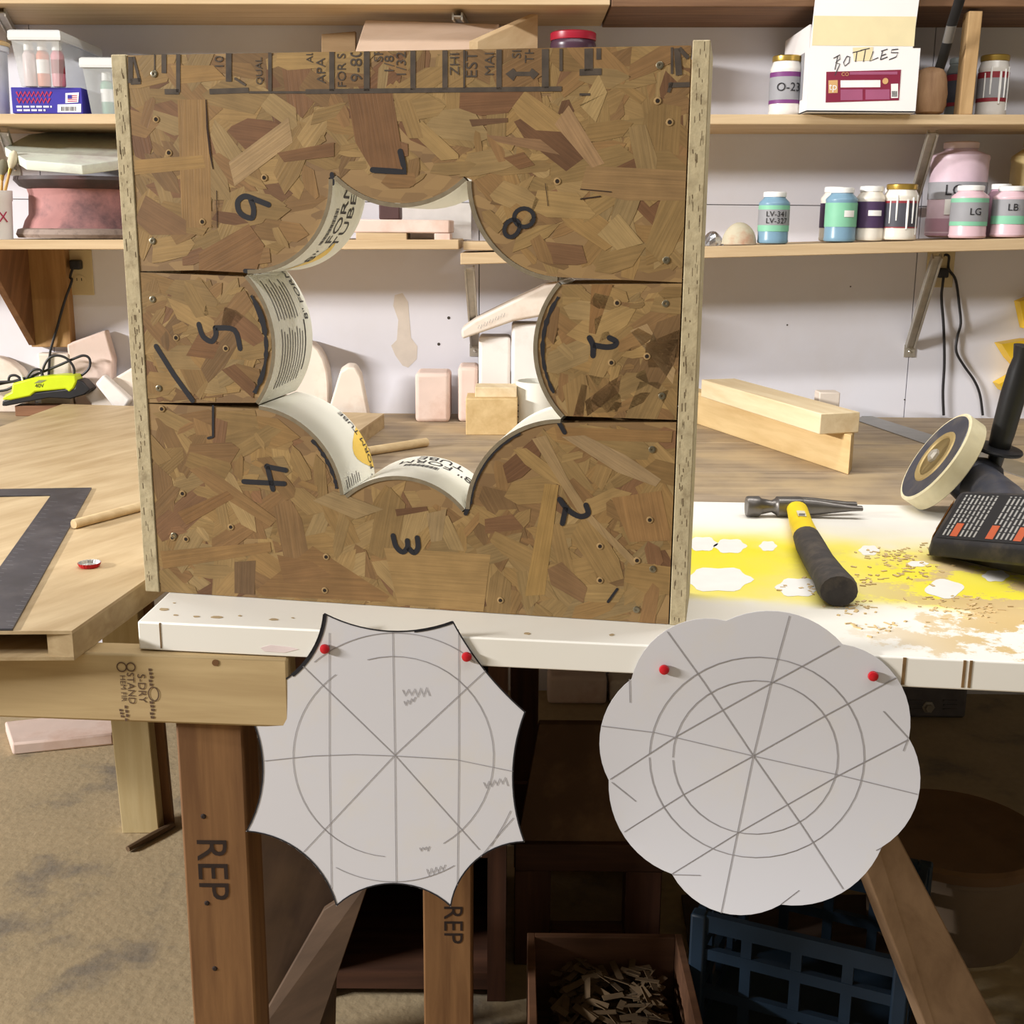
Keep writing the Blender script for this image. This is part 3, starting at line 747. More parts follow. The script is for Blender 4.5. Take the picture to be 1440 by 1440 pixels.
# double-headed arrow
for poly in ([(711, 104), (722, 96), (726, 101), (745, 101), (748, 96), (758, 104), (750, 112), (746, 107), (726, 107), (722, 114)],):
    q = [bl(*p) for p in poly]; mb.add([(p[0], -.00092, p[1]) for p in q], [list(range(len(q)))])
def ptext(s, px, py, size):
    c_ = bl(px, py-4); size *= .9; text(mb, s, size, lambda x, y: Vector((c_[0]-y, -.00092, min(c_[1]+x, BH-.002))))
for s_, px_, py_, sz in (('APA R', 452, 95, .016), ('FOR SPI', 481, 96, .015), ('9-80', 502, 96, .021), ('SP', 533, 82, .016), ('1/8', 548, 95, .017), ('1/32', 565, 95, .017), ('ZHI', 640, 94, .016), ('EST', 664, 95, .020), ('MAI', 689, 94, .016), ('SI', 727, 80, .015), ('TH', 745, 80, .015), ('10', 309, 92, .016), ('QUAL', 365, 104, .012), ('AL', 436, 84, .012)): ptext(s_, px_, py_, sz)
build('mill_stamp', mb, stampm, panels[0][0], local=True, kind='stuff')
# -- screws and old screw holes
scm = flat('screw_steel', (140, 132, 112), .35, metal=.9); hol = flat('hole_dark', (36, 26, 18), .9); spl = flat('splinter', (154, 126, 84), .8, .1)
def panel_of(px, py):
    c_ = bl(px, py)
    for k, (o, poly) in enumerate(panels):
        if pin(c_, poly): return k, c_
    return None, c_
for px_, py_ in ((928, 92), (937, 366), (936, 427), (931, 557), (917, 632), (918, 800), (895, 857), (217, 104), (215, 339), (215, 421), (224, 546), (245, 753)):
    k, c_ = panel_of(px_, py_)
    if k is None: continue
    mt = Matrix.Translation((c_[0], -.0008, c_[1])) @ Matrix.Rotation(math.pi/2, 4, 'X')
    s_ = build('screw', MB().lathe([(.0040, -.0005), (.0040, .0004), (.0032, .0008), (.0012, .0004), (.0010, -.0002)], 12, mt), scm, panels[k][0], local=True, smooth=True)
for px_, py_ in ((248, 475), (318, 490), (228, 575), (257, 694), (325, 741), (262, 758), (243, 756), (860, 510), (910, 501), (896, 788), (914, 731), (459, 783), (457, 830), (784, 255), (925, 142), (942, 172), (238, 215), (285, 312), (220, 168), (372, 250), (844, 768), (844, 816), (704, 844), (868, 426)):
    k, c_ = panel_of(px_, py_)
    if k is None: continue
    mt = Matrix.Translation((c_[0], -.0008, c_[1])) @ Matrix.Rotation(math.pi/2, 4, 'X')
    h_ = build('screw_hole', MB().lathe([(.0042, -.0004), (.0038, .0004), (.0024, .0006), (.0020, -.0002)], 10, mt), spl, panels[k][0], local=True, smooth=True)
    build('hole', MB().lathe([(.0022, 0), (.0020, .0006)], 8, mt), hol, h_, local=True)
# ================================================================== PAPER TEMPLATES
paperm = flat('poster_board', (207, 206, 210), .6, .012, 6, dirt=(216, 206, 184), dirt_amt=.35, dscale=7)
PP0 = E0+EN*.0022
def curl(kind, px, py):
    """how far the card bows off the pinned plane towards the room (metres along EN)"""
    if kind == 'star':
        t = max(0, (py-930)/345); return .016*t*t
    t = max(0, (py-960)/325); s_ = max(0, (900-px)/60)
    return .055*t**2.4 + .006*min(1, s_)**2*t
def ppt(kind, px, py, lift=0.):
    return onplane(px, py, PP0+EN*(curl(kind, px, py)+lift), EN)
def outline(n1_, ap, n=12):
    out = []
    for i in range(len(n1_)):
        a, _ = arc3(n1_[i], ap[i], n1_[(i+1) % len(n1_)], n); out += a[:-1]
    return out
def card(kind, out, label):
    r_ = thing('paper_template', ppt(kind, sum(p[0] for p in out)/len(out), max(p[1] for p in out)), label, 'template')
    bm = bmesh.new(); vs = [bm.verts.new((p[0], p[1], 0)) for p in out]; bm.faces.new(vs)
    y0, y1 = min(p[1] for p in out), max(p[1] for p in out)
    for k in range(1, 26):
        yk = y0+(y1-y0)*k/26
        bmesh.ops.bisect_plane(bm, geom=bm.verts[:]+bm.edges[:]+bm.faces[:], plane_co=(0, yk, 0), plane_no=(0, 1, 0))
    xs_ = [p[0] for p in out]
    for k in range(1, 12):
        xk = min(xs_)+(max(xs_)-min(xs_))*k/12
        bmesh.ops.bisect_plane(bm, geom=bm.verts[:]+bm.edges[:]+bm.faces[:], plane_co=(xk, 0, 0), plane_no=(1, 0, 0))
    bm.verts.index_update()
    mb = MB(); mb.add([ppt(kind, v.co.x, v.co.y) for v in bm.verts], [[v.index for v in f.verts] for f in bm.faces]); bm.free()
    o = build('card', mb, paperm, r_, smooth=True)
    md = o.modifiers.new('solid', 'SOLIDIFY'); md.thickness = .0009; md.offset = 0
    es = o.modifiers.new('split', 'EDGE_SPLIT'); es.split_angle = math.radians(40)
    return r_
def pl(kind, path, wpx=1.5, n=10):
    P = []
    for i in range(len(path)-1):
        a, b_ = path[i], path[i+1]
        for k in range(n): P.append((a[0]+(b_[0]-a[0])*k/n, a[1]+(b_[1]-a[1])*k/n))
    P.append(path[-1]); Q = [ppt(kind, x, y, .0009) for x, y in P]
    return MB().ribbon(Q, wpx/1300, EN, .0001)
def arcpx(cx, cy, rx, ry, a0, a1, n=24): return [(cx+rx*math.cos(math.radians(a0+(a1-a0)*k/n)), cy+ry*math.sin(math.radians(a0+(a1-a0)*k/n))) for k in range(n+1)]
tips = [(456, 862), (637, 873), (739, 1001), (738, 1184), (634, 1275), (473, 1274), (346, 1169), (333, 976)]
taps = [(550, 887), (683, 943), (722, 1082), (679, 1203), (553, 1243), (426, 1201), (369, 1080), (424, 935)]
so = outline(tips, taps)
st = card('star', so, 'pale paper template cut as an eight-pointed star, pinned to the white door edge')
# the inked rim: heavier along the upper left scallop
for i in range(8):
    a, _ = arc3(tips[i], taps[i], tips[(i+1) % 8], 14)
    cx, cy = 545, 1070
    sh = [(x+(cx-x)*.004, y+(cy-y)*.004) for x, y in a]
    build('inked_edge', pl('star', sh, {7: 2.2}.get(i, 2.2), 1), BLACK, st)
a, _ = arc3(tips[7], taps[7], tips[0], 20)
build('inked_edge', pl('star', [(x+(545-x)*.010, y+(1070-y)*.010) for x, y in a[9:]], 6, 1), BLACK, st)
a, _ = arc3(tips[0], taps[0], tips[1], 20)
build('inked_edge', pl('star', [(x+(545-x)*.006, y+(1070-y)*.010) for x, y in a[14:]], 4, 1), BLACK, st)
for pth in ([(463, 890), (463, 1075), (466, 1250)], [(645, 885), (645, 1075), (643, 1245)], [(552, 888), (555, 1062), (557, 1242)], [(426, 937), (555, 1062), (674, 1195)], [(683, 943), (555, 1062), (427, 1198)],
            [(372, 1070), (440, 1063), (500, 1061), (555, 1063), (640, 1068), (722, 1085)], arcpx(553, 1064, 141, 141, -105, 60), arcpx(553, 1064, 141, 141, 95, 235), arcpx(555, 1066, 176, 176, -130, -50),
            arcpx(553, 1068, 172, 172, 60, 118), [(690, 1190), (708, 1160), (718, 1140)], [(676, 1205), (700, 1175), (722, 1150)]):
    build('pencil_line', pl('star', pth, 1.1, 8), PENCIL, st)
def scribble(kind, x, y, wpx, hpx, n, sl, r_):
    p = [(x+wpx*k/n, y-sl*k/n+(hpx if k % 2 else 0)*random.uniform(.5, 1)) for k in range(n+1)]
    build('pencil_note', pl(kind, p, 1.2, 2), PENCIL, r_)
scribble('star', 566, 970, 38, 14, 9, 4, st); scribble('star', 568, 986, 16, 8, 6, 6, st); scribble('star', 680, 1100, 34, 14, 9, 8, st); scribble('star', 600, 1222, 26, 14, 8, 6, st); scribble('star', 590, 1192, 14, 8, 6, 2, st)
notch = [(1021, 873), (1185, 906), (1278, 1038), (1240, 1191), (1098, 1272), (945, 1229), (856, 1097), (888, 955)]
lobes = [(1098, 860), (1254, 944), (1293, 1112), (1188, 1253), (1028, 1286), (888, 1190), (843, 1040), (934, 888)]
fo = outline(notch, lobes)
fl_ = card('flower', fo, 'pale paper template cut as an eight-lobed flower, pinned to the white door edge')
for pth in ([(1110, 866), (1084, 960), (1059, 1063), (1035, 1180), (1014, 1284)], [(1180, 908), (1040, 985), (950, 1036), (858, 1096)], [(1260, 953), (1150, 1012), (1059, 1063), (960, 1118), (878, 1170)], [(1277, 1040), (1180, 1090), (1040, 1170), (945, 1229)],
            [(846, 1021), (920, 1030), (1059, 1063), (1180, 1090), (1290, 1117)], [(938, 888), (990, 960), (1059, 1063), (1130, 1165), (1185, 1250)], arcpx(1064, 1065, 151, 141, -178, 180, 48), arcpx(1062, 1065, 116, 108, -180, 178, 40),
            [(885, 955), (886, 988)], [(860, 1100), (894, 1127)], [(946, 1230), (985, 1231)], [(1242, 1000), (1277, 1038), (1270, 1056)], [(1240, 1192), (1232, 1196)], [(1098, 1272), (1124, 1252)]):
    build('pencil_line', pl('flower', pth, 1.3, 8), PENCIL, fl_)
for k, (px_, py_, kd, lb) in enumerate(((458, 911, 'star', 'small red round-headed push pin near the thick inked edge of the star template'), (657, 922, 'star', 'small red round-headed push pin near the straight upper edge of the star template'), (934, 940, 'flower', 'small red round-headed push pin in the flower template beside the star template'), (1227, 949, 'flower', 'small red round-headed push pin in the flower template beside the door edge joints'))):
    p = ppt(kd, px_, py_, .0)
    Mx = Matrix.Translation(p) @ (Vector((0, 0, 1)).rotation_difference(EN)).to_matrix().to_4x4()
    r_ = thing('push_pin', p, lb, 'pin', 'red push pins')
    build('pin_head', MB().lathe([(.0032, .0015), (.0052, .002), (.0058, .004), (.0050, .0065), (.002, .0078)], 16, Mx), REDP, r_, smooth=True)
    build('pin_shaft', MB().lathe([(.0006, -.003), (.0006, .0015)], 8, Mx), METAL, r_)

# ================================================================== ON THE LEFT DOOR
sqm = flat('blackened_steel', (78, 78, 84), .42, .15, 25, metal=.55, dirt=(120, 118, 120), dirt_amt=.4, dscale=12)
r_ = thing('framing_square', onz(129, 687, TOP), 'dark steel framing square lying on the bare plywood door', 'square')
zt_ = TOP+.0002
sqp = [(129, 687.5), (18, 887), (-62, 887), (0, 799), (72, 697.5), (0, 699), (-80, 700.5), (-80, 691), (0, 689.5)]
build('blade_and_tongue', MB().prism([onz(x, y, zt_) for x, y in sqp], (0, 0, .0026)), sqm, r_, bevel=.0004, seg=1)
tick = flat('square_ticks', (150, 150, 154), .5)
mb = MB()
def zribbon(pts, wdt, z): mb.ribbon([onz(x, y, z) for x, y in pts], wdt, (0, 0, 1), .0002)
zz = TOP+.003
for k in range(34):
    t = .04+k*.028; xa = 129+(18-129)*t; ya = 687.5+(887-687.5)*t; l = 7+5*(k % 4 == 0)
    zribbon([(xa-3, ya), (xa-3-l*1.1, ya-.6)], .0008, zz)
    xb = 72-72*1.95*t; yb = 697.5+198*t
    zribbon([(xb+3+l, yb+.6), (xb+3, yb)], .0008, zz)
build('scale_ticks', mb, tick, r_, kind='stuff')
dow = wood('dowel_wood', (226, 196, 142), (206, 172, 118), (1, .2, 0), 5, 10)
def dowel(pa, pb, rpx, z, label, end_ext=0):
    a = onz(*pa, z); b_ = onz(*pb, z); d = (b_-a).normalized(); b_ = b_+d*end_ext
    r = rpx/1700*((a-CAM).length); u = Vector((0, 0, r))
    build('dowel', MB().tube([a+u, a+d*.001+u, b_-d*.001+u, b_+u], [r*.9, r, r, r*.9], 16), dow, label=label, cat='dowel', smooth=True, group='short wooden dowels')
dowel((104, 744), (205, 717), 6.5, TOP, 'short round wooden dowel on the bare plywood door beside the framing square', .05)
dowel((517, 641), (600, 628), 6.5, BEN, 'short round wooden dowel on the bench behind the form opening')
# bottle cap, open side up
pc = onz(126, 797, TOP); r_ = thing('bottle_cap', pc, 'red crown bottle cap lying open side up on the bare plywood door', 'bottle cap')
n = 42; mb = MB(); mi = MB()
def crown(rad, z, k): return [pc+Vector(((rad+k*math.cos(21*2*math.pi*i/(n*2)))*math.cos(2*math.pi*i/(n*2)), (rad+k*math.cos(21*2*math.pi*i/(n*2)))*math.sin(2*math.pi*i/(n*2)), z)) for i in range(n*2)]
mb.loft([crown(.004, 0, 0), crown(.0118, 0, 0), crown(.0132, .0015, 0), crown(.0145, .0062, .0008)], cap=False)
mb.f.append(list(range(n*2))[::-1])
build('shell', mb, REDP, r_, smooth=True)
mi.loft([crown(.0146, .00625, .0008), crown(.0136, .0058, .0006), crown(.0122, .0018, 0), crown(.004, .0014, 0)], cap=False)
mi.f.append(list(range(3*n*2, 4*n*2)))
build('lining', mi, flat('cap_lining', (196, 196, 192), .3, .1, 60, metal=.6), r_, smooth=True)

# ================================================================== HAMMER
hc = onz(1118, 724, TOP)
r_ = thing('claw_hammer', hc, 'claw hammer with yellow and black grip on the white door', 'hammer')
steel = flat('hammer_steel', (112, 108, 104), .38, .12, 40, metal=.8)
hz = TOP+.017
ha = onz(1054, 712, hz); hb = onz(1208, 712, hz); hd = (hb-ha).normalized(); hn = Vector((-hd.y, hd.x, 0)); hu = Vector((0, 0, 1)); HL = (hb-ha).length
def HP(t, s_, u): return ha+hd*(t*HL)+hn*s_+hu*u
def hring(t, a, b_, s0=0, n=14, p=1.0):
    out = []
    for k in range(n):
        c_, s_ = math.cos(2*math.pi*k/n), math.sin(2*math.pi*k/n)
        out.append(HP(t, s0+a*math.copysign(abs(c_)**p, c_), b_*math.copysign(abs(s_)**p, s_)))
    return out
build('striking_head', MB().loft([hring(-.03, .0125, .0155), hring(-.015, .0145, .0165), hring(.085, .0145, .0165), hring(.105, .012, .013), hring(.20, .0085, .0095), hring(.235, .011, .013), hring(.25, .0145, .0155, p=.7), hring(.46, .0145, .0155, p=.7), hring(.50, .012, .013, p=.7)]), steel, r_, smooth=True)
for sg, ext, dz in ((1, 1.0, .004), (-1, 1.0, -.004)):
    build('claw', MB().loft([hring(.46, .0075, .0145, sg*.006), hring(.60, .0080, .0125, sg*.0065), hring(.75, .0070, .0085, sg*.0105), hring(.90, .0065, .0050, sg*.013), hring(ext, .0065, .0040, sg*.015)]), steel, r_, smooth=True)
yel = flat('hammer_yellow', (238, 208, 30), .45, .05); grip = flat('hammer_grip', (56, 52, 50), .75, .2, 60, dirt=(112, 100, 84), dirt_amt=.35, dscale=40)
def hz_pt(px_, py_, h): return onz(px_, py_, TOP+h)
cl = [(1121, 716, .016), (1126, 735, .016), (1133, 752, .0165), (1140, 768, .017), (1152, 790, .018), (1166, 810, .019), (1177, 827, .020)]
pts_ = [hz_pt(*c_) for c_ in cl]
def hloft(pp, rr, kk=.72):
    rings = []
    for i, p in enumerate(pp):
        t = (pp[min(i+1, len(pp)-1)]-pp[max(i-1, 0)]).normalized(); sd = t.cross(Vector((0, 0, 1))).normalized(); up = sd.cross(t)
        rings.append([p+sd*rr[i]*math.cos(2*math.pi*k/18)+up*rr[i]*kk*math.sin(2*math.pi*k/18) for k in range(18)])
    return MB().loft(rings)
build('yellow_shaft', hloft(pts_[:4], [.016, .0172, .018, .0185], .8), yel, r_, smooth=True)
gp = [pts_[2]+(pts_[3]-pts_[2])*.2]+pts_[3:]+[pts_[-1]+(pts_[-1]-pts_[-2])*.25]
build('rubber_grip', hloft(gp, [.019, .0205, .0205, .0215, .0245, .0225], .84), grip, r_, smooth=True)
fs_ = pts_[1]; fd = (pts_[3]-pts_[0]).normalized(); fdn = fd.cross(Vector((0, 0, 1))).normalized()
sl_ = build('shaft_label', MB().prism([fs_+fdn*a+fd*b_+Vector((0, 0, .0143)) for a, b_ in ((-.006, -.016), (.006, -.016), (.006, .020), (-.006, .020))], (0, 0, .0006)), flat('sticker_pale', (214, 208, 184), .5), r_)
for a0, a1, b0, b1 in ((-.005, .004, .004, .009), (-.004, .005, .011, .018)):
    build('label_mark', MB().prism([fs_+fdn*a+fd*b_+Vector((0, 0, .0149)) for a, b_ in ((a0, b0), (a1, b0), (a1, b1), (a0, b1))], (0, 0, .0003)), flat('sticker_grey', (96, 92, 92), .5), sl_)

# ================================================================== ANGLE GRINDER
gr0 = onz(1360, 800, TOP)
r_ = thing('angle_grinder', gr0, 'dark angle grinder with a cream sanding disc and black side handle on the white door', 'grinder')
gblk = flat('grinder_black', (40, 39, 42), .5, .2, 30, dirt=(110, 98, 80), dirt_amt=.3, dscale=25)
ggry = flat('grinder_grey', (70, 72, 82), .45, .2, 30, metal=.3, dirt=(130, 120, 104), dirt_amt=.35, dscale=25)
gora = flat('grinder_orange', (196, 128, 58), .5, .15)
# disc: centre and axis in camera space
dc = onz(1274, 717, TOP+.003)
nrm = (-_R*.80 + _U*.54 - _f*.06).normalized()
maj = (_R*.56+_U*.80 + _f*.02); maj = (maj-nrm*maj.dot(nrm)).normalized()
DR = .084; DC = dc+maj*DR*1.0
Md = Matrix.Translation(DC) @ (Vector((0, 0, 1)).rotation_difference(nrm)).to_matrix().to_4x4()
lowest = min((Md @ Vector((DR*math.cos(a*.1), DR*math.sin(a*.1), z)) ).z for a in range(63) for z in (0, -.03))
Md = Matrix.Translation((0, 0, TOP+.0005-lowest)) @ Md; DC = Md.translation.copy()
build('sanding_disc', MB().lathe([(.076, .001), (DR-.003, .002), (DR, 0), (DR, -.028), (DR-.003, -.030), (.03, -.030)], 48, Md), flat('cream_abrasive', (214, 204, 170), .8, .06, 60, dirt=(196, 176, 126), dirt_amt=.5), r_, smooth=True)
build('disc_face', MB().lathe([(.0785, .0012), (.0775, .0026), (.056, .0020), (.050, .0014), (.02, .0013), (.002, .0013)], 40, Md), ggry, r_, smooth=True)
build('clamp_ring', MB().lathe([(.048, .0014), (.046, .0034), (.038, .0034), (.036, .0014)], 32, Md), flat('brass_ring', (170, 148, 100), .5, .1, metal=.4), r_, smooth=True)
build('disc_nut', MB().lathe([(.012, .001), (.012, .006), (.008, .010), (.004, .010)], 6, Md), METAL, r_)
gh = DC-nrm*.03
build('gear_head', MB().tube([gh+nrm*.002, gh-nrm*.02, gh-nrm*.045+Vector((0, 0, .004)), gh-nrm*.075+Vector((0, 0, .008)), gh-nrm*.088+Vector((0, 0, .010))], [.030, .034, .042, .040, .026], 20), ggry, r_, smooth=True)
# motor housing ending in the square block that carries the warning label
LB_ = onz(1317, 756, TOP+.032); LC = onz(1426, 811, TOP+.022); LA = ony(1355, 693, LB_.y+.035)
# make a proper rectangle
eu = (LA-LB_); el = (LC-LB_); el = (el-eu*(el.dot(eu)/eu.length_squared))
eun = eu.normalized(); eln = el.normalized(); en = eun.cross(eln)
if en.dot(CAM-LB_) < 0: en = -en
WU = eu.length; WL = el.length*1.4
def LP(u, l, n_): return LB_+eun*(u*WU)+eln*(l*WL)+en*n_
blk = [LP(-.28, -.04, -.012), LP(-.1, -.12, -.022), LP(.85, -.12, -.022), LP(1.10, -.02, -.014), LP(1.12, 1.02, -.014), LP(.9, 1.08, -.02), LP(-.1, 1.08, -.02), LP(-.3, 1.02, -.012)]
blk2 = [p-en*.045 for p in blk]
face = [LP(-.08, -.015, 0), LP(-.03, -.03, 0), LP(1.0, -.03, 0), LP(1.04, .0, 0), LP(1.04, 1.0, 0), LP(1.0, 1.03, 0), LP(-.04, 1.03, 0), LP(-.08, 1.0, 0)]
low = min(p.z for p in blk2+blk+face)
liftz = Vector((0, 0, 0))
for p in blk+blk2+face: p.z = max(p.z, TOP+.0012)
LB_ = LB_+liftz
blk = [p+liftz for p in blk]; face = [p+liftz for p in face]; blk2 = [p+liftz for p in blk2]
build('motor_block', MB().loft([face, blk, blk2]), gblk, r_, bevel=.003)
bc = sum(blk2, Vector())/8
build('motor_housing', MB().tube([gh-nrm*.05+Vector((0, 0, .006)), gh-nrm*.05+(bc-gh)*.35+Vector((0, 0, .008)), bc-eln*.03+Vector((0, 0, .014)), bc+en*.01+Vector((0, 0, .012))], [.034, .036, .034, .030], 18), ggry, r_, smooth=True)
build('block_corner', MB().prism([LP(.04, -.115, -.019), LP(.80, -.115, -.019), LP(.84, -.045, -.002), LP(.04, -.045, -.002)], en*.0012), gora, r_)
build('block_vent', MB().prism([LP(.22, -.104, -.0165), LP(.78, -.104, -.0165), LP(.78, -.062, -.006), LP(.22, -.062, -.006)], en*.003), flat('grinder_vent', (74, 74, 80), .5), r_)
lab = build('warning_label', MB().prism([LP(.0, 0, .0004), LP(.98, 0, .0004), LP(.98, .99, .0004), LP(.0, .99, .0004)], en*.0003), flat('label_black', (24, 23, 25), .45), r_)
mb = MB(); 
for c_ in range(14):
    l0 = .035+c_*.068
    if c_ in (4, 9): continue
    u0, u1 = (.06, .95)
    if c_ in (1, 5, 8): u0 = .36
    u = u0
    while u < u1:
        uu = min(u1, u+random.uniform(.05, .14))
        for q_ in (0, .034):
            mb.add([LP(u, l0+q_, .0009), LP(uu, l0+q_, .0009), LP(uu, l0+q_+.014, .0009), LP(u, l0+q_+.014, .0009)], [(0, 1, 2, 3)])
        u = uu+.02
build('label_print', mb, flat('label_grey_print', (170, 168, 164), .6), lab, kind='stuff')
for c_ in (1, 5, 8):
    l0 = .035+c_*.068
    build('warning_tag', MB().prism([LP(.05, l0-.006, .0007), LP(.33, l0-.006, .0007), LP(.33, l0+.05, .0007), LP(.05, l0+.05, .0007)], en*.0004), flat('label_orange', (196, 92, 52), .5), lab)
# side handle with guard flange
s0 = gh-nrm*.055+_U*.028+_f*.0; 
s1 = ony(1404, 632, s0.y-.005); s2 = ony(1448, 470, s0.y-.03)
sd_ = (s2-s1).normalized(); s0 = s1-sd_*.045
build('side_handle', MB().tube([s0, s1, s1+sd_*.006, s1+sd_*.03, s1+sd_*.09, s1+sd_*.13, s1+sd_*.15, s1+sd_*.17], [.011, .013, .017, .0185, .0195, .0180, .0150, .019], 20), BLACKPL, r_, smooth=True)
Mf = Matrix.Translation(s1) @ (Vector((0, 0, 1)).rotation_difference(sd_)).to_matrix().to_4x4()
build('handle_flange', MB().lathe([(.012, -.001), (.037, -.003), (.0385, 0), (.037, .003), (.016, .005)], 28, Mf), BLACKPL, r_, smooth=True)

# ---- sawdust crumbs on the door
cm = flat('sawdust_crumb', (204, 178, 130), .9, .2, 60)
mb = MB()
random.seed(21)
for k in range(300):
    ct = random.choice([(1265, 775), (1250, 785), (1160, 822), (1190, 852), (1340, 850), (1210, 812), (1290, 800), (1170, 835), (1240, 880), (1380, 860)])
    px_, py_ = random.gauss(ct[0], 22), random.gauss(ct[1], 7)
    if not (1000 < px_ < 1440 and 735 < py_ < 905): continue
    if 1100 < px_ < 1215 and py_ < 845 and abs(px_-(1121+(py_-716)*.52)) < 34: continue
    p = onz(px_, py_, TOP); a = random.uniform(0, 3.14); l, w_, h_ = random.uniform(.001, .0055), random.uniform(.0008, .0022), random.uniform(.0005, .0014)
    M_ = Matrix.Translation(p+Vector((0, 0, .0001))) @ Matrix.Rotation(a, 4, 'Z')
    mb.box(-l, l, -w_, w_, 0, h_, M_)
build('sawdust', mb, cm, label='loose tan sawdust crumbs scattered over the yellow overspray', cat='sawdust', kind='stuff')
# ================================================================== BENCH ITEMS
pine = wood('pale_pine', (234, 212, 168), (218, 190, 140), (-.3, .95, .0), 4, 9)
pine2 = wood('yellow_pine', (222, 188, 126), (202, 164, 100), (-.3, .95, .0), 4, 9)
endg = flat('end_grain', (206, 172, 120), .8, .12, 60)
def lumber(name, q, vec, mat, label, cat='board', group=None):
    return build(name, MB().prism(q, vec), mat, label=label, cat=cat, group=group, bevel=.002)
# lower 2x4 on edge
p0 = onz(1193, 668, BEN); p1 = onz(982, 597, BEN); d = (p1-p0).normalized(); nn = Vector((d.y, -d.x, 0))
if nn.x < 0: nn = -nn
LZ = .080
Lh = p0+d*.74
lumber('lumber_offcut', [p0, Lh, Lh+nn*.038, p0+nn*.038+d*.045], (0, 0, LZ), pine2, 'yellow pine stud set on edge on the bench with its end cut at an angle')
zl = BEN+LZ+.0005
q0 = onz(1152, 611, zl); q1 = onz(983, 557, zl); d2 = (q1-q0).normalized(); n2_ = Vector((d2.y, -d2.x, 0))
if n2_.x < 0: n2_ = -n2_
Lq = q0+d2*.56
lumber('lumber_offcut', [q0, Lq, Lq+n2_*.089, q0+n2_*.089], (0, 0, .042), pine, 'pale pine stud lying flat on top of the yellow pine stud')
plas = flat('plaster', (226, 214, 200), .85, .05, 12, bump=.15, dirt=(198, 172, 150), dirt_amt=.6, dscale=9)
plasw = flat('plaster_white', (232, 226, 220), .85, .04, 12, dirt=(206, 190, 178), dirt_amt=.5, dscale=9)
plasp = flat('plaster_pink', (222, 200, 188), .85, .06, 12, bump=.15, dirt=(196, 160, 140), dirt_amt=.6, dscale=9)
# small block behind the studs
def wallblock(xa, xb, ya, yb, yfront, depth, mat, label, name='plaster_block', cat='block', bevel=.006, zbase=None, seg=3, group=None, taper=None):
    """front face spans pixels xa..xb, ya(top)..yb(bottom) on plane y=yfront"""
    a = ony(xa, yb, yfront); b_ = ony(xb, ya, yfront); z0 = a.z if zbase is None else zbase
    mb = MB().box(a.x, b_.x, yfront, yfront+depth, z0, b_.z)
    return build(name, mb, mat, label=label, cat=cat, bevel=bevel, seg=seg, group=group)
def benchy(px, py): return onz(px, py, BEN).y
wallblock(1150, 1182, 552, 590, 2.93, .05, plas, 'small beige plaster block behind the pale pine stud', zbase=BEN, bevel=.003)
# steel rule on the bench
rp = [onz(x, y, BEN+.0003) for x, y in ((1205, 592), (1216, 583), (1470, 662), (1470, 683))]
build('steel_rule', MB().prism(rp, (0, 0, .002)), flat('rule_steel', (150, 148, 142), .4, .1, 30, metal=.6), label='long grey steel rule lying across the bench behind the grinder', cat='ruler')
# cords hanging on the wall right
def wcord(pts, label, group, name='power_cord', r=.0035, extra=()):
    P = [ony(x, y, WY-.008) for x, y in pts] + list(extra)
    build(name, MB().tube(P, r, 8), CABLE, label=label, cat='cord', smooth=True, group=group)
# outlet behind the right bracket with two plugs
def outlet(px, py, label):
    c_ = ony(px, py, WY)
    r = thing('wall_outlet', c_, label, 'outlet')
    om = flat('almond_plastic', (206, 190, 150), .45, .03)
    build('cover_plate', MB().box(c_.x-.035, c_.x+.035, WY-.005, WY-.0003, c_.z-.057, c_.z+.057), om, r, bevel=.002)
    for dz in (.02, -.02):
        f_ = build('socket', MB().prism([(c_.x+.016*math.cos(k*.5236), WY-.0053, c_.z+dz+.014*math.sin(k*.5236)) for k in range(12)], (0, -.0015, 0)), om, r)
        for dx in (-.006, .006): build('slot', MB().box(c_.x+dx-.001, c_.x+dx+.001, WY-.0071, WY-.0067, c_.z+dz-.001, c_.z+dz+.006), BLACK, f_)
    return r, c_
_, oc = outlet(112, 383, 'almond wall outlet beside the wooden shelf brace with a black plug in it')
def plug(c_, dz, label):
    p = Vector((c_.x, WY-.0075, c_.z+dz))
    r = thing('plug', p, label, 'plug')
    build('plug_body', MB().box(p.x-.013, p.x+.013, p.y-.028, p.y, p.z-.012, p.z+.012), BLACKPL, r, bevel=.004)
    return p
p = plug(oc, .02, 'black plug in the almond outlet beside the wooden brace')
ca_ = [p+Vector((-.004, -.026, -.006)), p+Vector((-.01, -.034, -.03))] + [ony(x, y, WY-.047) for x, y in ((101, 395), (92, 420), (86, 440), (80, 462), (74, 482), (70, 500), (68, 540))]
build('power_cord', MB().tube(spline(ca_), .0033, 8), CABLE, label='black cord running down from the outlet beside the wooden brace', cat='cord', smooth=True)
_, oc2 = outlet(1322, 372, 'almond wall outlet half hidden behind the steel bracket')
p = plug(oc2, -.02, 'black plug in the outlet behind the steel bracket')
P1 = [p+Vector((0, -.026, -.008)), p+Vector((0, -.024, -.03))]+[ony(x, y, WY-.012) for x, y in ((1324, 420), (1327, 460), (1328, 510), (1326, 550), (1327, 584))]
build('power_cord', MB().tube(spline(P1), .0036, 8), CABLE, label='straight black cord hanging down the white wall', cat='cord', smooth=True)
P2 = [p+Vector((.004, -.012, .045)), p+Vector((.012, -.018, .04))]+[ony(x, y, WY-.010) for x, y in ((1334, 378), (1344, 394), (1349, 430), (1351, 455), (1346, 475), (1345, 495), (1356, 515), (1370, 535), (1378, 555), (1382, 584))]
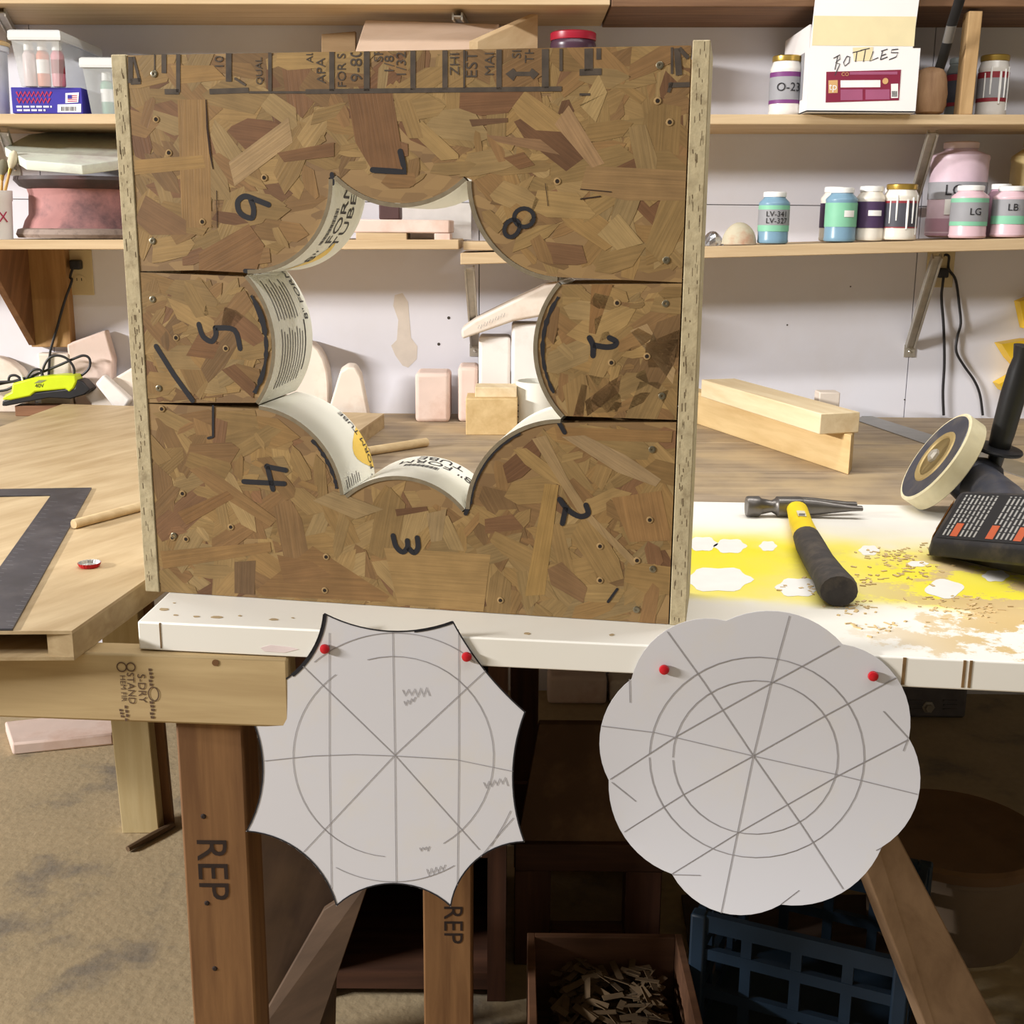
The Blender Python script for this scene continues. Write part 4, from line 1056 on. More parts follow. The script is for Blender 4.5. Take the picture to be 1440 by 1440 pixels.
build('power_cord', MB().tube(spline(P2), .0033, 8), CABLE, label='wavy black cord hanging down the white wall', cat='cord', smooth=True)
# yellow plastic thing at the right
ym_ = flat('yellow_plastic', (226, 186, 44), .45, .05)
r_ = thing('yellow_guard', ony(1450, 550, 3.1), 'torn yellow plastic sheet hanging behind the grinder handle', 'plastic sheet')
def yq(pts, y): return MB().prism([ony(a, b_, y) for a, b_ in pts], (0, WY-.002-y, 0))
build('plastic_flap', yq([(1434, 424), (1470, 410), (1480, 470), (1442, 462)], 3.10), ym_, r_)
build('plastic_flap', yq([(1409, 484), (1445, 478), (1480, 478), (1480, 530), (1436, 520), (1422, 505)], 3.085), ym_, r_)
build('plastic_flap', yq([(1405, 540), (1430, 526), (1480, 524), (1480, 570), (1425, 556), (1412, 550)], 3.092), ym_, r_)

# --- behind the opening: lumber blocks, tube offcut, plaster pieces
y1 = benchy(690, 612)
wallblock(655, 728, 561, 612, y1, .10, pine2, 'yellow pine block lying on the bench behind the form opening', 'lumber_block', bevel=.002, zbase=BEN)
zt1 = ony(690, 561, y1).z
y2 = y1+.02
wallblock(668, 727, 545, 575, y2, .075, pine, 'pale pine block with rough end grain resting on the yellow pine block', 'lumber_block', bevel=.002, zbase=zt1+.0005)
tb_ = onz(757, 607, BEN); tr = ony(725, 570, tb_.y).x; tR = abs(ony(790, 570, tb_.y).x-tr)/2; tz = ony(750, 537, tb_.y).z
tcx = Vector((tr+tR, tb_.y+tR*.4, BEN))
r_ = thing('tube_offcut', tcx, 'short white cardboard form tube standing on the bench beside the pine blocks', 'tube')
build('tube_wall', MB().lathe([(tR, 0), (tR, tz-BEN), (tR-.005, tz-BEN), (tR-.005, 0)], 40, Matrix.Translation(tcx), cap=False), tubem, r_, smooth=True)
mb = MB()
for k in range(4): mb.ribbon([tcx+Vector((tR*math.cos(a), tR*math.sin(a), .022+.014*k)) for a in (-2.72, -2.66, -2.6)], .003, [Vector((math.cos(a), math.sin(a), 0)) for a in (-2.72, -2.66, -2.6)], .0006)
build('fine_print', mb, inkm, r_, kind='stuff')
mb = MB(); AA = [-1.35, -1.25, -1.15]
mb.ribbon([tcx+Vector((tR*math.cos(a), tR*math.sin(a), .03)) for a in AA], .02, [Vector((math.cos(a), math.sin(a), 0)) for a in AA], .0006)
build('yellow_print', mb, yelm, r_)
yb = 2.955
wallblock(673, 718, 474, 600, yb, .10, plasw, 'cracked white plaster block standing behind the pale pine block', zbase=BEN, bevel=.008)
wallblock(718.5, 768, 456, 600, yb-.01, .11, plasw, 'taller white plaster block beside the cracked one', zbase=BEN, bevel=.008)
# tilted slab resting on the blocks
def slab_px(quad, y, dep, mat, label, name='plaster_slab', cat='slab', bevel=.006, ydir=0):
    pts_ = [ony(px, py, y) for px, py in quad]
    for p in pts_: p.z = max(p.z, BEN+.0006)
    build(name, MB().prism(pts_, (ydir, dep, 0)), mat, label=label, cat=cat, bevel=bevel, seg=3)
slab_px([(650, 477), (648, 464), (668, 450), (720, 424), (766, 402), (790, 398), (790, 440), (722, 452)], yb-.03, .13, plas, 'tan plaster slab with pencil writing leaning over the plaster blocks')
mb = MB()
for k in range(5):
    mb.ribbon([ony(672+k*8+dx, 462-k*4-dy, yb-.0335) for dx, dy in ((0, 0), (2, 5), (4, 0), (6, 6))], .0012, (0, -1, 0), .0002)
slab = [o for o in C.objects if o.get('label', '').startswith('tan plaster slab')][0]
build('pencil_writing', mb, PENCIL, slab, kind='stuff')
wallblock(584, 632, 525, 582, 2.99, .11, plasp, 'upright pinkish plaster block with rounded edges against the wall', zbase=BEN, bevel=.010)
wallblock(644, 672, 516, 584, 3.0, .11, plasp, 'narrow pinkish plaster block behind the pine blocks', zbase=BEN, bevel=.010)
# wedge loaf
wy = 2.945
A_ = [ony(x, y, wy) for x, y in ((455, 563), (478, 523), (489, 516), (500, 517), (508, 530), (521, 566))]
for p in A_: p.z = max(p.z, BEN)
A_[0].z = A_[-1].z = BEN
build('plaster_wedge', MB().prism(A_, (-.01, .10, 0)), plas, label='wedge-shaped plaster piece with a rounded ridge on the bench', cat='plaster piece', bevel=.005, seg=3)
# domed plaster piece
def dome(px0, px1, pytop, y, depth, mat, label):
    a = ony(px0, pytop, y); b_ = ony(px1, pytop, y); cx = (a.x+b_.x)/2; rx = (b_.x-a.x)/2; h_ = a.z-BEN
    prof = [(cx-rx, BEN), (cx-rx, BEN+h_*.45)]+[(cx+rx*math.cos(t), BEN+h_*.45+h_*.55*math.sin(t)) for t in [math.pi*(1-k/10) for k in range(1, 10)]]+[(cx+rx, BEN+h_*.45), (cx+rx, BEN)]
    build('plaster_dome', MB().prism([(x, y, z) for x, z in prof], (0, depth, 0)), mat, label=label, cat='plaster piece', bevel=.004)
dome(395, 460, 480, 3.06, .07, plas, 'round-topped plaster piece leaning at the wall behind the plaster wedge')
dome(-75, 36, 500, 3.095, .04, plas, 'round-topped plaster piece beside the lime green charger')

# --- left back: charger, cable, blocks
def tilted(name, c, dims, rot, mat, label, cat='block', bevel=.006):
    M_ = Matrix.Translation(c) @ Matrix.Rotation(rot[2], 4, 'Z') @ Matrix.Rotation(rot[1], 4, 'Y') @ Matrix.Rotation(rot[0], 4, 'X')
    mb = MB().box(-dims[0]/2, dims[0]/2, -dims[1]/2, dims[1]/2, -dims[2]/2, dims[2]/2, M_)
    lowz = min(v.z for v in mb.v)
    return build(name, mb, mat, label=label, cat=cat, bevel=bevel, seg=3)
def ctr(px, py, y): return ony(px, py, y)
wallblock(60, 97, 497, 600, 3.095, .035, plas, 'narrow beige plaster block behind the lime green charger', zbase=BEN, bevel=.006)
slab_px([(93, 484), (104, 480), (148, 464), (160, 505), (158, 596), (108, 596)], 3.098, .032, plasp, 'large pinkish plaster block leaning behind the charger', name='plaster_block', cat='block')
slab_px([(118, 556), (138, 545), (205, 505), (240, 520), (240, 590), (140, 590)], 3.06, .03, plas, 'tan plaster block beside the edge of the form, behind the white-ended one', name='plaster_block', cat='block')
slab_px([(133, 540), (145, 527), (184, 562), (176, 574), (160, 574)], 3.028, .028, plasw, 'white-ended plaster block tilted beside the lime green charger', name='plaster_block', cat='block')
yc = 3.036
wallblock(24, 84, 571, 612, yc, .048, wood('brown_block_wood', (150, 100, 64), (120, 76, 46), (1, 0, 0), 5, 9), 'brown wooden block under the lime green charger', 'wood_block', zbase=BEN, bevel=.002)
czb = ony(60, 571, yc).z+.0005
lime = flat('lime_plastic', (200, 218, 32), .4, .04)
cb = ony(6, 571, yc); sc_ = ony(125, 571, yc).x-cb.x
r_ = thing('battery_charger', Vector((cb.x+sc_/2, yc+.03, czb)), 'lime green and black battery charger with a bundled cable', 'charger')
def cz(u, h): return Vector((cb.x+sc_*u, yc-.01, czb+sc_*h))
low_ = [(-.01, .0), (.04, .0), (.55, .10), (.80, .09), (.97, .14), (1.05, .20), (.96, .30), (.90, .32), (.86, .22), (.30, .15), (.0, .06)]
build('base_shell', MB().prism([cz(*p) for p in low_], (0, .052, 0)), BLACKPL, r_, bevel=.003)
up_ = [(.0, .075), (.04, .13), (.12, .17), (.14, .27), (.40, .34), (.70, .37), (.885, .37), (.90, .30), (.86, .22), (.80, .17), (.76, .21), (.40, .17), (.34, .12), (.1, .07)]
build('lime_shell', MB().prism([cz(*p)-Vector((0, .003, 0)) for p in up_], (0, .050, 0)), lime, r_, bevel=.004)
build('badge', MB().prism([cz(*p)-Vector((0, .0036, 0)) for p in ((.40, .275), (.48, .28), (.55, .315), (.46, .312))], (0, -.0004, 0)), flat('badge_grey', (130, 136, 90), .5), r_)
mb = MB(); text(mb, '40V', .014, planefn(cz(.46, .245)-Vector((0, .0038, 0)), (1, 0, .05), (0, 0, 1))); build('lettering', mb, BLACK, r_)
def cabl(pts, rr=.0033, y=yc+.03): build('cable', MB().tube(spline([ony(a, b_, y) for a, b_ in pts]), rr, 8), CABLE, r_, smooth=True)
cabl([(-30, 548), (0, 540), (20, 536), (34, 532), (60, 532), (90, 533), (112, 529), (125, 518), (126, 505), (118, 500), (105, 504), (80, 515), (50, 527), (30, 536), (10, 548), (-20, 552)])
cabl([(58, 532), (62, 515), (70, 503), (82, 500), (95, 505), (104, 518), (102, 530), (90, 533), (60, 534), (30, 536), (-20, 538)], y=yc+.022)
cabl([(12, 535), (14, 529), (22, 528), (30, 533)], y=yc+.022); cabl([(38, 531), (46, 521), (56, 520), (60, 527), (58, 532)], y=yc+.02)
build('twist_tie', MB().tube([ony(30, 528, yc+.015), ony(34, 545, yc+.015)], .0025, 6), WHITEP, r_)

# wooden shelf brace at the left
brw = wood('brace_wood', (190, 142, 80), (156, 108, 56), (0, 0, 1), 4, 9)
c0 = ony(48, 487, WY-.02); c1 = ony(104, 487, WY-.02); zt2 = zLL(c0.x)-.0225
r_ = thing('shelf_brace', Vector(((c0.x+c1.x)/2, WY-.02, c0.z)), 'brown wooden brace with a triangular gusset under the lower shelf', 'brace')
build('cleat', MB().box(c0.x, c1.x, WY-.038, WY-.0005, c0.z, zt2), brw, r_, bevel=.002)
gx = c0.x+.012
build('gusset', MB().prism([(gx, WY-.0385, c0.z+.004), (gx, WY-.0385, zt2), (gx, SF+.03, zt2), (gx, SF+.03, zt2-.04)], (-.018, 0, 0)), wood('gusset_wood', (150, 100, 58), (116, 74, 42), (0, .6, 1), 4, 9), r_, bevel=.001, seg=1)
# ================================================================== SHELF ITEMS
GOLD = flat('gold_lid', (196, 164, 84), .3, .06, metal=.8); WLID = flat('white_lid', (236, 236, 234), .4, .02)
GREYL = flat('grey_tape', (146, 146, 150), .6, .05); GREENL = flat('green_label', (128, 190, 158), .55, .04); PURP = flat('purple_label', (112, 52, 112), .55, .06)
DKP = flat('dark_purple_label', (72, 52, 86), .55, .08); REDL = flat('red_label', (140, 42, 52), .55, .08); CHAR = flat('charcoal_label', (70, 70, 78), .55, .1)
def jar(pxl, pxr, pytop, zb, yf, body, lidm, label, bands=(), txt=(), group='glaze jars on the shelves', lidfrac=.86, name='glaze_jar', sticker=None, neck=.10, drips=False, lid_h=.10, shoulder=.20, cat='jar'):
    a = ony(pxl, 300, yf); b_ = ony(pxr, 300, yf); R_ = (b_.x-a.x)/2; cx = (a.x+b_.x)/2; cy = yf+R_
    zt_ = ony((pxl+pxr)/2, pytop, cy).z; c_ = Vector((cx, cy, max(zb(cx-R_), zb(cx+R_))+.0006)); H_ = zt_-c_.z
    r = thing(name, c_, label, cat, group)
    Mt = Matrix.Translation(c_); lh = H_*lid_h
    bt = H_-lh
    prof = [(R_*.80, 0), (R_*.95, H_*.015), (R_, H_*.05), (R_*.97, H_*.09), (R_*.97, H_*(1-shoulder-.06)), (R_, H_*(1-shoulder-.03)), (R_*.97, H_*(1-shoulder)), (R_*lidfrac*.97, bt-H_*.02), (R_*lidfrac*.95, bt)]
    build('body', MB().lathe(prof, 28, Mt), body, r, smooth=True)
    build('lid', MB().lathe([(R_*lidfrac, bt+.0003), (R_*lidfrac*1.02, bt+lh*.2), (R_*lidfrac*1.02, bt+lh*.85), (R_*lidfrac*.95, bt+lh), (R_*.3, bt+lh)], 28, Mt), lidm, r, smooth=True)
    RL = R_*.98
    for k, (z0, z1, mt_) in enumerate(bands):
        build('label', MB().lathe([(RL-.001, z0*H_), (RL+.0006+.0002*k, z0*H_), (RL+.0006+.0002*k, z1*H_), (RL-.001, z1*H_)], 28, Mt, cap=False), mt_, r, smooth=True)
    def wrap(sx_, sz): return lambda x, y: c_+Vector(((RL+.0024)*math.sin((x+sx_)/RL), -(RL+.0024)*math.cos((x+sx_)/RL), sz*H_+y))
    for (s_, sz, size, dx) in txt:
        mb = MB(); text(mb, s_, size, wrap(dx, sz)); build('lettering', mb, BLACK, r)
    if sticker:
        dx, z0, z1, hw = sticker; A = [dx+hw*k/4 for k in range(-4, 5)]
        mb = MB(); mb.add([wrap(0, 0)(x, z0*H_)-Vector((0, -.0006, 0)) for x in A]+[wrap(0, 0)(x, z1*H_)-Vector((0, -.0006, 0)) for x in A], [(k, k+1, 10+k, 9+k) for k in range(8)])
        build('sticker', mb, WHITEP, r)
    if drips:
        for ang, z0, z1, ww in ((-.5, .35, .8, .004), (.1, .2, .72, .005), (.45, .3, .76, .004), (.8, .1, .8, .003), (-.9, .3, .7, .003)):
            build('glaze_drip', MB().tube([c_+Vector(((RL+.001)*math.sin(ang), -(RL+.001)*math.cos(ang), z*H_)) for z in (z1, (z0+z1)/2, z0)], [ww*.5, ww*.6, ww*.4], 6), WLID, r, smooth=True)
    return r
creamb = flat('cream_glaze', (224, 218, 206), .25, .03); blueb = flat('blue_glaze', (120, 154, 176), .3, .06); pinkb = flat('pink_glaze', (216, 184, 192), .3, .05); mauve = flat('mauve_glaze', (180, 142, 158), .35, .06)
paleb = flat('pale_glass_jar', (220, 216, 210), .2, .04)
U, LR = zU, zLR
jar(1077, 1122, 79, U, SF+.03, paleb, GOLD, 'white glaze jar with gold lid and purple grey label beside the bottles box', ((.20, .72, PURP), (.26, .64, GREYL)), (('O-23', .46, .026, 0),), lidfrac=.88)
jar(1322, 1360, 82, U, SF+.10, flat('dim_glass', (120, 124, 120), .25), flat('grey_lid', (120, 126, 124), .4), 'dim jar with a charcoal label between the wooden mallet and the post', ((.2, .74, CHAR), (.62, .72, REDL), (.2, .26, REDL)))
jar(1366, 1408, 78, U, SF+.05, paleb, GOLD, 'glass jar with gold lid and grey and red label beyond the wooden post', ((.24, .72, REDL), (.30, .62, GREYL)), drips=True, lidfrac=.9)
jar(1071, 1115, 270, LR, SF+.005, blueb, WLID, 'blue glaze jar with grey handwritten label next to the round stone', ((.24, .74, GREENL), (.36, .66, GREYL)), (('LV-341', .57, .017, 0), ('LV-327', .44, .017, 0)), lidfrac=.72)
jar(1158, 1196, 263, LR, SF+.10, creamb, WLID, 'cream glaze jar with purple label hidden behind the green-labelled jar', ((.25, .70, DKP),), lidfrac=.75)
jar(1166, 1211, 264, LR, SF+.01, blueb, WLID, 'blue glaze jar with bright green label and white sticker', ((.28, .72, GREENL),), lidfrac=.72, sticker=(.010, .46, .58, .012))
jar(1209, 1250, 262, LR, SF+.03, creamb, WLID, 'cream glaze jar with a dark purple label and white sticker', ((.24, .72, DKP),), lidfrac=.78, sticker=(.002, .46, .56, .015))
jar(1244, 1278, 264, LR, SF+.11, creamb, WLID, 'cream glaze jar hidden behind the dripped gold-lidded jar', (), lidfrac=.78)
jar(1249, 1298, 259, LR, SF+.015, creamb, GOLD, 'cream jar with gold lid and white drips over a red label', ((.22, .70, REDL), (.24, .66, CHAR)), drips=True, lidfrac=.86)
jar(1317, 1399, 200, LR, SF+.085, flat('pink_jug', (212, 188, 200), .4, .05), flat('jug_lid', (226, 206, 206), .4), 'large pink gallon jug with grey tape label reading LG', ((.40, .58, GREYL), (.02, .20, mauve)), (('LG -', .49, .034, -.02),), lidfrac=.58, name='glaze_jug', sticker=(-.02, .24, .40, .028), lid_h=.07, shoulder=.14, cat='jug')
jar(1346, 1398, 261, LR, SF+.005, pinkb, WLID, 'pink glaze jar with white lid and green and grey label', ((.24, .76, GREENL), (.32, .68, GREYL)), (('LG', .5, .022, 0),), lidfrac=.70)
jar(1394, 1428, 259, LR, SF+.08, mauve, WLID, 'mauve glaze jar behind the two pink glaze jars', (), lidfrac=.8)
jar(1405, 1456, 262, LR, SF+.006, pinkb, WLID, 'pink glaze jar with grey torn label at the end of the row', ((.3, .74, GREYL), (.26, .42, GREENL)), (('LB', .58, .022, -.01),), lidfrac=.72)
jar(1428, 1490, 192, LR, SF+.14, flat('tan_jug', (220, 196, 136), .5), flat('tan_lid', (206, 180, 120), .5), 'tan plastic jug at the end of the jar row', (), name='plastic_jug', cat='jug', group=None, lidfrac=.5)
# stone and foil
def blob(c, rx, ry, rz, n=14, m_=8, seed=3, amp=.12, flatb=True):
    rnd = random.Random(seed); rings = []
    ph = [rnd.uniform(0, 6) for _ in range(6)]
    for j in range(m_+1):
        v = j/m_*math.pi*(.5 if flatb else 1); rg = []
        for i in range(n):
            u = 2*math.pi*i/n
            k = 1+amp*(math.sin(2*u+ph[0]+v)*.5+math.sin(3*u+ph[1]-2*v)*.3+math.sin(5*u+ph[2])*.2)
            if flatb: rg.append(c+Vector((rx*k*math.cos(u)*math.cos(v), ry*k*math.sin(u)*math.cos(v), rz*math.sin(v))))
            else: rg.append(c+Vector((rx*k*math.cos(u)*math.sin(v), ry*k*math.sin(u)*math.sin(v), rz*(1-math.cos(v)))))
        rings.append(rg)
    return MB().loft(rings)
sc0 = ony(1039, 347, SF+.05); sc0.z = zLR(sc0.x-.045)+.001 if zLR(sc0.x-.045) > zLR(sc0.x+.045) else zLR(sc0.x+.045)+.001
build('round_stone', blob(sc0, .041, .035, .050, seed=5, amp=.06), flat('stone_tan', (190, 182, 158), .8, .06, 25, dirt=(176, 120, 92), dirt_amt=.8, dscale=14), label='round pale stone with a reddish side on the jar shelf', cat='stone', smooth=True)
fo_ = ony(1002, 347, SF+.07); fo_.z = zLR(fo_.x)+.0003
build('foil_ball', blob(fo_, .022, .018, .034, n=9, m_=5, seed=9, amp=.35), flat('crumpled_foil', (190, 190, 194), .2, .2, 50, metal=.9), label='small crumpled foil piece between the form and the round stone', cat='foil')

# white bottles box
bx0 = ony(1134, 161, SF-.035); bx1 = ony(1287, 161, SF-.035)
cardw = flat('white_cardboard', (236, 232, 230), .6, .02, 8); tapem = flat('packing_tape', (228, 214, 172), .25, .03)
zb_ = max(zU(bx0.x), zU(bx1.x))+.0008; bz1 = ony(1200, 67, SF-.035).z; yA = SF-.035; yB = WY-.03
r_ = thing('bottles_box', Vector(((bx0.x+bx1.x)/2, yA+.12, zb_)), 'open white cardboard box marked BOTTLES with a maroon label', 'box')
mb = MB()
t_ = .004
for ya_, yb_ in ((yA, yA+t_), (yB-t_, yB)): build('box_wall', MB().box(bx0.x, bx1.x, ya_, yb_, zb_, bz1), cardw, r_)
for xa_, xb_ in ((bx0.x, bx0.x+t_), (bx1.x-t_, bx1.x)): build('box_wall', MB().box(xa_, xb_, yA+t_, yB-t_, zb_, bz1), cardw, r_)
build('box_bottom', MB().box(bx0.x, bx1.x, yA, yB, zb_-.0003, zb_+.003), cardw, r_)
def fp(px, py, dy=0): return ony(px, py, yA-dy)
fl0, fl1 = ony(1139, 70, yA), ony(1286, 70, yA)
tf = [(fl0.x, yA, bz1), (fl1.x-.004, yA, bz1), (fl1.x+.006, yA-.002, bz1+.19), (fl0.x+.010, yA-.002, bz1+.19)]
build('front_flap', MB().prism(tf, (0, .004, .001)), cardw, r_)
build('side_flap', MB().prism([(bx0.x, yA+.01, bz1), (bx0.x, yB-.03, bz1), (bx0.x, yB-.03, bz1+.05), (bx0.x, yA+.02, bz1+.05)], (.004, 0, 0)), cardw, r_)
def flap(t, u): return Vector((fl0.x+.004+(fl1.x-fl0.x-.006)*u, yA-.002*t-.0006, bz1+.19*t))
build('tape_strip', MB().add([flap(.02, 0), flap(.02, 1), flap(.34, 1), flap(.34, 0)], [(0, 1, 2, 3)]), tapem, r_)
build('tape_strip', MB().prism([fp(1199, 67, .0006), fp(1228, 66, .0006), fp(1226, 85, .0006), fp(1201, 86, .0006)], (0, -.0002, 0)), tapem, r_)
MAR = flat('maroon_label', (126, 30, 58), .5, .05)
ml_ = build('printed_label', MB().prism([fp(*p, .0006) for p in ((1162, 101), (1267, 98), (1264, 141), (1161, 144))], (0, -.0004, 0)), MAR, r_)
LTN = flat('label_tan', (206, 164, 110), .5); LPK = flat('label_mauve', (156, 84, 116), .5)
def lq(a, b_, c_, d_, mt_, nm, dy=.0012): build(nm, MB().prism([fp(a, b_, dy), fp(c_, b_-.4, dy), fp(c_, d_-.4, dy), fp(a, d_, dy)], (0, -.0002, 0)), mt_, ml_)
lq(1182, 113, 1238, 123, WHITEP, 'white_field'); lq(1253, 118, 1263, 138, WHITEP, 'barcode_field'); lq(1182, 126, 1213, 141, LPK, 'print_block'); lq(1217, 126, 1251, 140, LPK, 'print_block'); lq(1195, 101, 1262, 105, LPK, 'print_block')
lq(1165, 113, 1178, 131, LTN, 'logo_field')
mb = MB(); text(mb, 'tp', .022, planefn(fp(1171.5, 122, .0018), (1, 0, 0), (0, 0, 1))); build('logo', mb, WHITEP, ml_)
mb = MB(); text(mb, 'CO', .011, planefn(fp(1188.5, 104.5, .0018), (1, 0, 0), (0, 0, 1))); build('maker_lettering', mb, LTN, ml_)
c_ = fp(1245, 114, .0016); build('seal', MB().lathe([(.0065, 0), (.0065, .0004)], 14, Matrix.Translation(c_) @ Matrix.Rotation(math.pi/2, 4, 'X')), LTN, ml_)
mb = MB()
for k in range(7): mb.ribbon([fp(1254.5+k*1.1, 128, .0018), fp(1254.5+k*1.1, 136, .0018)], .0009, (0, -1, 0), .0001)
build('barcode', mb, BLACK, ml_, kind='stuff')
# hand lettering BOTTLES as pen strokes
pen = flat('pen_ink', (60, 58, 64), .6)
LET = {'B': [[(1174, 98), (1178, 79)], [(1172, 82), (1181, 77), (1181, 83), (1175, 88), (1181, 90), (1178, 97), (1174, 106)]],
       'O': [[(1191, 79), (1186, 88), (1188, 93), (1194, 88), (1195, 80), (1191, 79)]], 'T': [[(1199, 74), (1212, 71)], [(1205, 73), (1203, 87)]],
       'T2': [[(1210, 71), (1223, 68)], [(1217, 70), (1214, 87)]], 'L': [[(1228, 72), (1223, 86), (1235, 81)]],
       'E': [[(1241, 72), (1238, 84)], [(1239, 72), (1248, 69)], [(1240, 78), (1246, 76)], [(1238, 84), (1248, 80)]], 'S': [[(1263, 69), (1254, 70), (1253, 74), (1263, 74), (1260, 80), (1250, 84)]]}
for k, ps in LET.items():
    mb = MB()
    for p_ in ps: mb.ribbon([fp(x, y, .0008) for x, y in p_], .0021, (0, -1, 0), .0004)
    build('pen_letter', mb, pen, r_)
build('side_print', MB().prism([(bx0.x-.0006, yA+.05, zb_+.03), (bx0.x-.0006, yA+.10, zb_+.03), (bx0.x-.0006, yA+.10, zb_+.13), (bx0.x-.0006, yA+.05, zb_+.13)], (-.0003, 0, 0)), GREYL, r_)

# mallet with strap handle, post
mc = ony(1306, 160, SF+.03); mc.z = zU(mc.x)+.0005
r_ = thing('wooden_mallet', mc, 'lumpy brown wooden mallet head with a black strap handle on the upper shelf', 'mallet')
build('mallet_head', MB().loft([[mc+Vector((rr_*.0365*(1+.07*math.sin(3*u_*.349+h_*60)+.04*math.sin(5*u_*.349))*math.cos(u_*.349), rr_*.034*math.sin(u_*.349), h_)) for u_ in range(18)] for rr_, h_ in ((.55, 0), (.86, .006), (.98, .022), (1.0, .045), (.97, .07), (.90, .086), (.72, .097), (.35, .103))]), wood('mallet_wood', (186, 142, 100), (150, 108, 72), (0, 0, 1), 8, 5), r_, smooth=True)
sp_ = [ony(x, y, SF+.03-.0008*(110-y)) for x, y in ((1317, 108), (1325, 85), (1332, 60), (1338, 36), (1348, 5), (1356, -25))]
for a_, b_ in ((0, 2), (3, 5)):
    build('strap', MB().tube(sp_[a_:b_+1], .0125, 8, flat_=.35), BLACKPL, r_, smooth=True)
build('strap_ring', MB().tube(sp_[2:4], .0115, 8, flat_=.45), flat('strap_steel', (150, 150, 152), .3, metal=.8), r_, smooth=True)
pA, pB = ony(1348, 160, SF+.015), ony(1367, 160, SF+.015)
q_ = [Vector((pA.x, SF+.012, zU(pA.x)+.0004)), Vector((pB.x, SF+.012, zU(pB.x)+.0004)), Vector((pB.x-.0, SF+.05, zU(pB.x)+.0004)), Vector((pA.x, SF+.05, zU(pB.x)+.0004))]
tp = ony(1386, -30, SF+.015)
build('shelf_post', MB().prism(q_, Vector((tp.x-pB.x, 0, zT-.0225-q_[0].z))), wood('post_wood', (206, 164, 108), (178, 136, 82), (.1, 0, 1), 4, 9), label='slanted wooden post standing on the upper shelf between two jars', cat='post', bevel=.002)

# left totes
TOTE = plastic_clear('tote_plastic', (222, 224, 222), .34); TLID = plastic_clear('tote_lid_plastic', (236, 238, 236), .75)
def tote(xa, xb, ytop, zbase, ya, yb_, label, inset=.012):
    a = ony(xa, ytop, ya); b_ = ony(xb, ytop, ya); zt_ = a.z; zl_ = zt_-.022
    r = thing('plastic_tote', Vector(((a.x+b_.x)/2, (ya+yb_)/2, zbase)), label, 'tote', 'lidded plastic totes')
    def rc(i, z): return [Vector((a.x+i, ya+i, z)), Vector((b_.x-i, ya+i, z)), Vector((b_.x-i, yb_-i, z)), Vector((a.x+i, yb_-i, z))]
    mb = MB(); mb.loft([rc(inset+.004, zbase+.0005), rc(.006, zl_)])
    build('tub', mb, TOTE, r)
    build('lid', MB().loft([rc(.001, zl_+.0005), rc(0, zl_+.006), rc(.001, zt_-.003), rc(.005, zt_)]), TLID, r)
    return r, a, b_
def bottle(x, y, z, rad, h, bodym, capm, label, lab=None):
    r = thing('paint_bottle', Vector((x, y, z)), label, 'bottle', 'paint bottles in the plastic totes')
    Mt = Matrix.Translation((x, y, z))
    build('body', MB().lathe([(rad*.9, 0), (rad, .004), (rad, h*.68), (rad*.75, h*.76), (rad*.5, h*.78)], 18, Mt), bodym, r, smooth=True)
    build('cap', MB().lathe([(rad*.72, h*.78), (rad*.75, h*.80), (rad*.70, h*.98), (rad*.3, h)], 16, Mt), WLID, r, smooth=True)
    if lab: build('label', MB().lathe([(rad*1.01, h*.28), (rad*1.02, h*.28), (rad*1.02, h*.58), (rad*1.01, h*.58)], 18, Mt, cap=False), lab, r, smooth=True)
# coloured carton under tote
cx0, cx1 = ony(18, 160, SF+.01), ony(117, 160, SF+.01); cz0 = max(zU(cx0.x), zU(cx1.x))+.0008; cz1 = ony(60, 123, SF+.01).z
BLU = flat('blue_carton', (52, 44, 150), .5, .05); CRED = flat('carton_red', (176, 40, 80), .5)
r_ = thing('blue_carton', Vector(((cx0.x+cx1.x)/2, SF+.1, cz0)), 'blue cardboard carton with red lettering under the larger plastic tote', 'carton')
build('carton_body', MB().box(cx0.x, cx1.x, SF+.01, WY-.04, cz0, cz1), BLU, r_, bevel=.001, seg=1)
def cp(px, py, dy=.0008): return ony(px, py, SF+.01-dy)
for k, (xa, xb, ya) in enumerate(((23, 72, 132), (24, 70, 141))):
    mb = MB(); path = [cp(xa+(xb-xa)*t/16, ya+(3.5 if t % 2 else -3.0)) for t in range(17)]
    mb.ribbon(path, .0042, (0, -1, 0), .0002); build('red_script', mb, CRED, r_)
for k, (xa, xb, ya) in enumerate(((23, 73, 150), (24, 64, 155))):
    mb = MB(); x = xa
    while x < xb:
        l = random.uniform(4, 9); mb.ribbon([cp(x, ya), cp(min(xb, x+l), ya)], .0038, (0, -1, 0), .0002); x += l+2
    build('white_print', mb, WHITEP, r_, kind='stuff')
fg = build('flag_sticker', MB().prism([cp(92, 131), cp(111, 130), cp(110, 144), cp(92, 145)], (0, -.0003, 0)), WHITEP, r_)
for k in range(4): build('flag_stripe', MB().prism([cp(95, 134+k*2.6, .0013), cp(108.5, 133.6+k*2.6, .0013), cp(108.5, 134.9+k*2.6, .0013), cp(95, 135.3+k*2.6, .0013)], (0, -.0001, 0)), CRED, fg)
build('flag_canton', MB().prism([cp(95, 133.5, .0016), cp(101, 133.4, .0016), cp(101, 138.6, .0016), cp(95, 138.7, .0016)], (0, -.0001, 0)), BLU, fg)
bsk = build('barcode_sticker', MB().prism([cp(81, 147), cp(114, 146), cp(114, 158), cp(81, 158)], (0, -.0003, 0)), WHITEP, r_)
mb = MB()
for k in range(9): mb.ribbon([cp(87+k*2.4, 150, .0013), cp(87+k*2.4, 156, .0013)], .0018 if k % 3 else .003, (0, -1, 0), .0001)
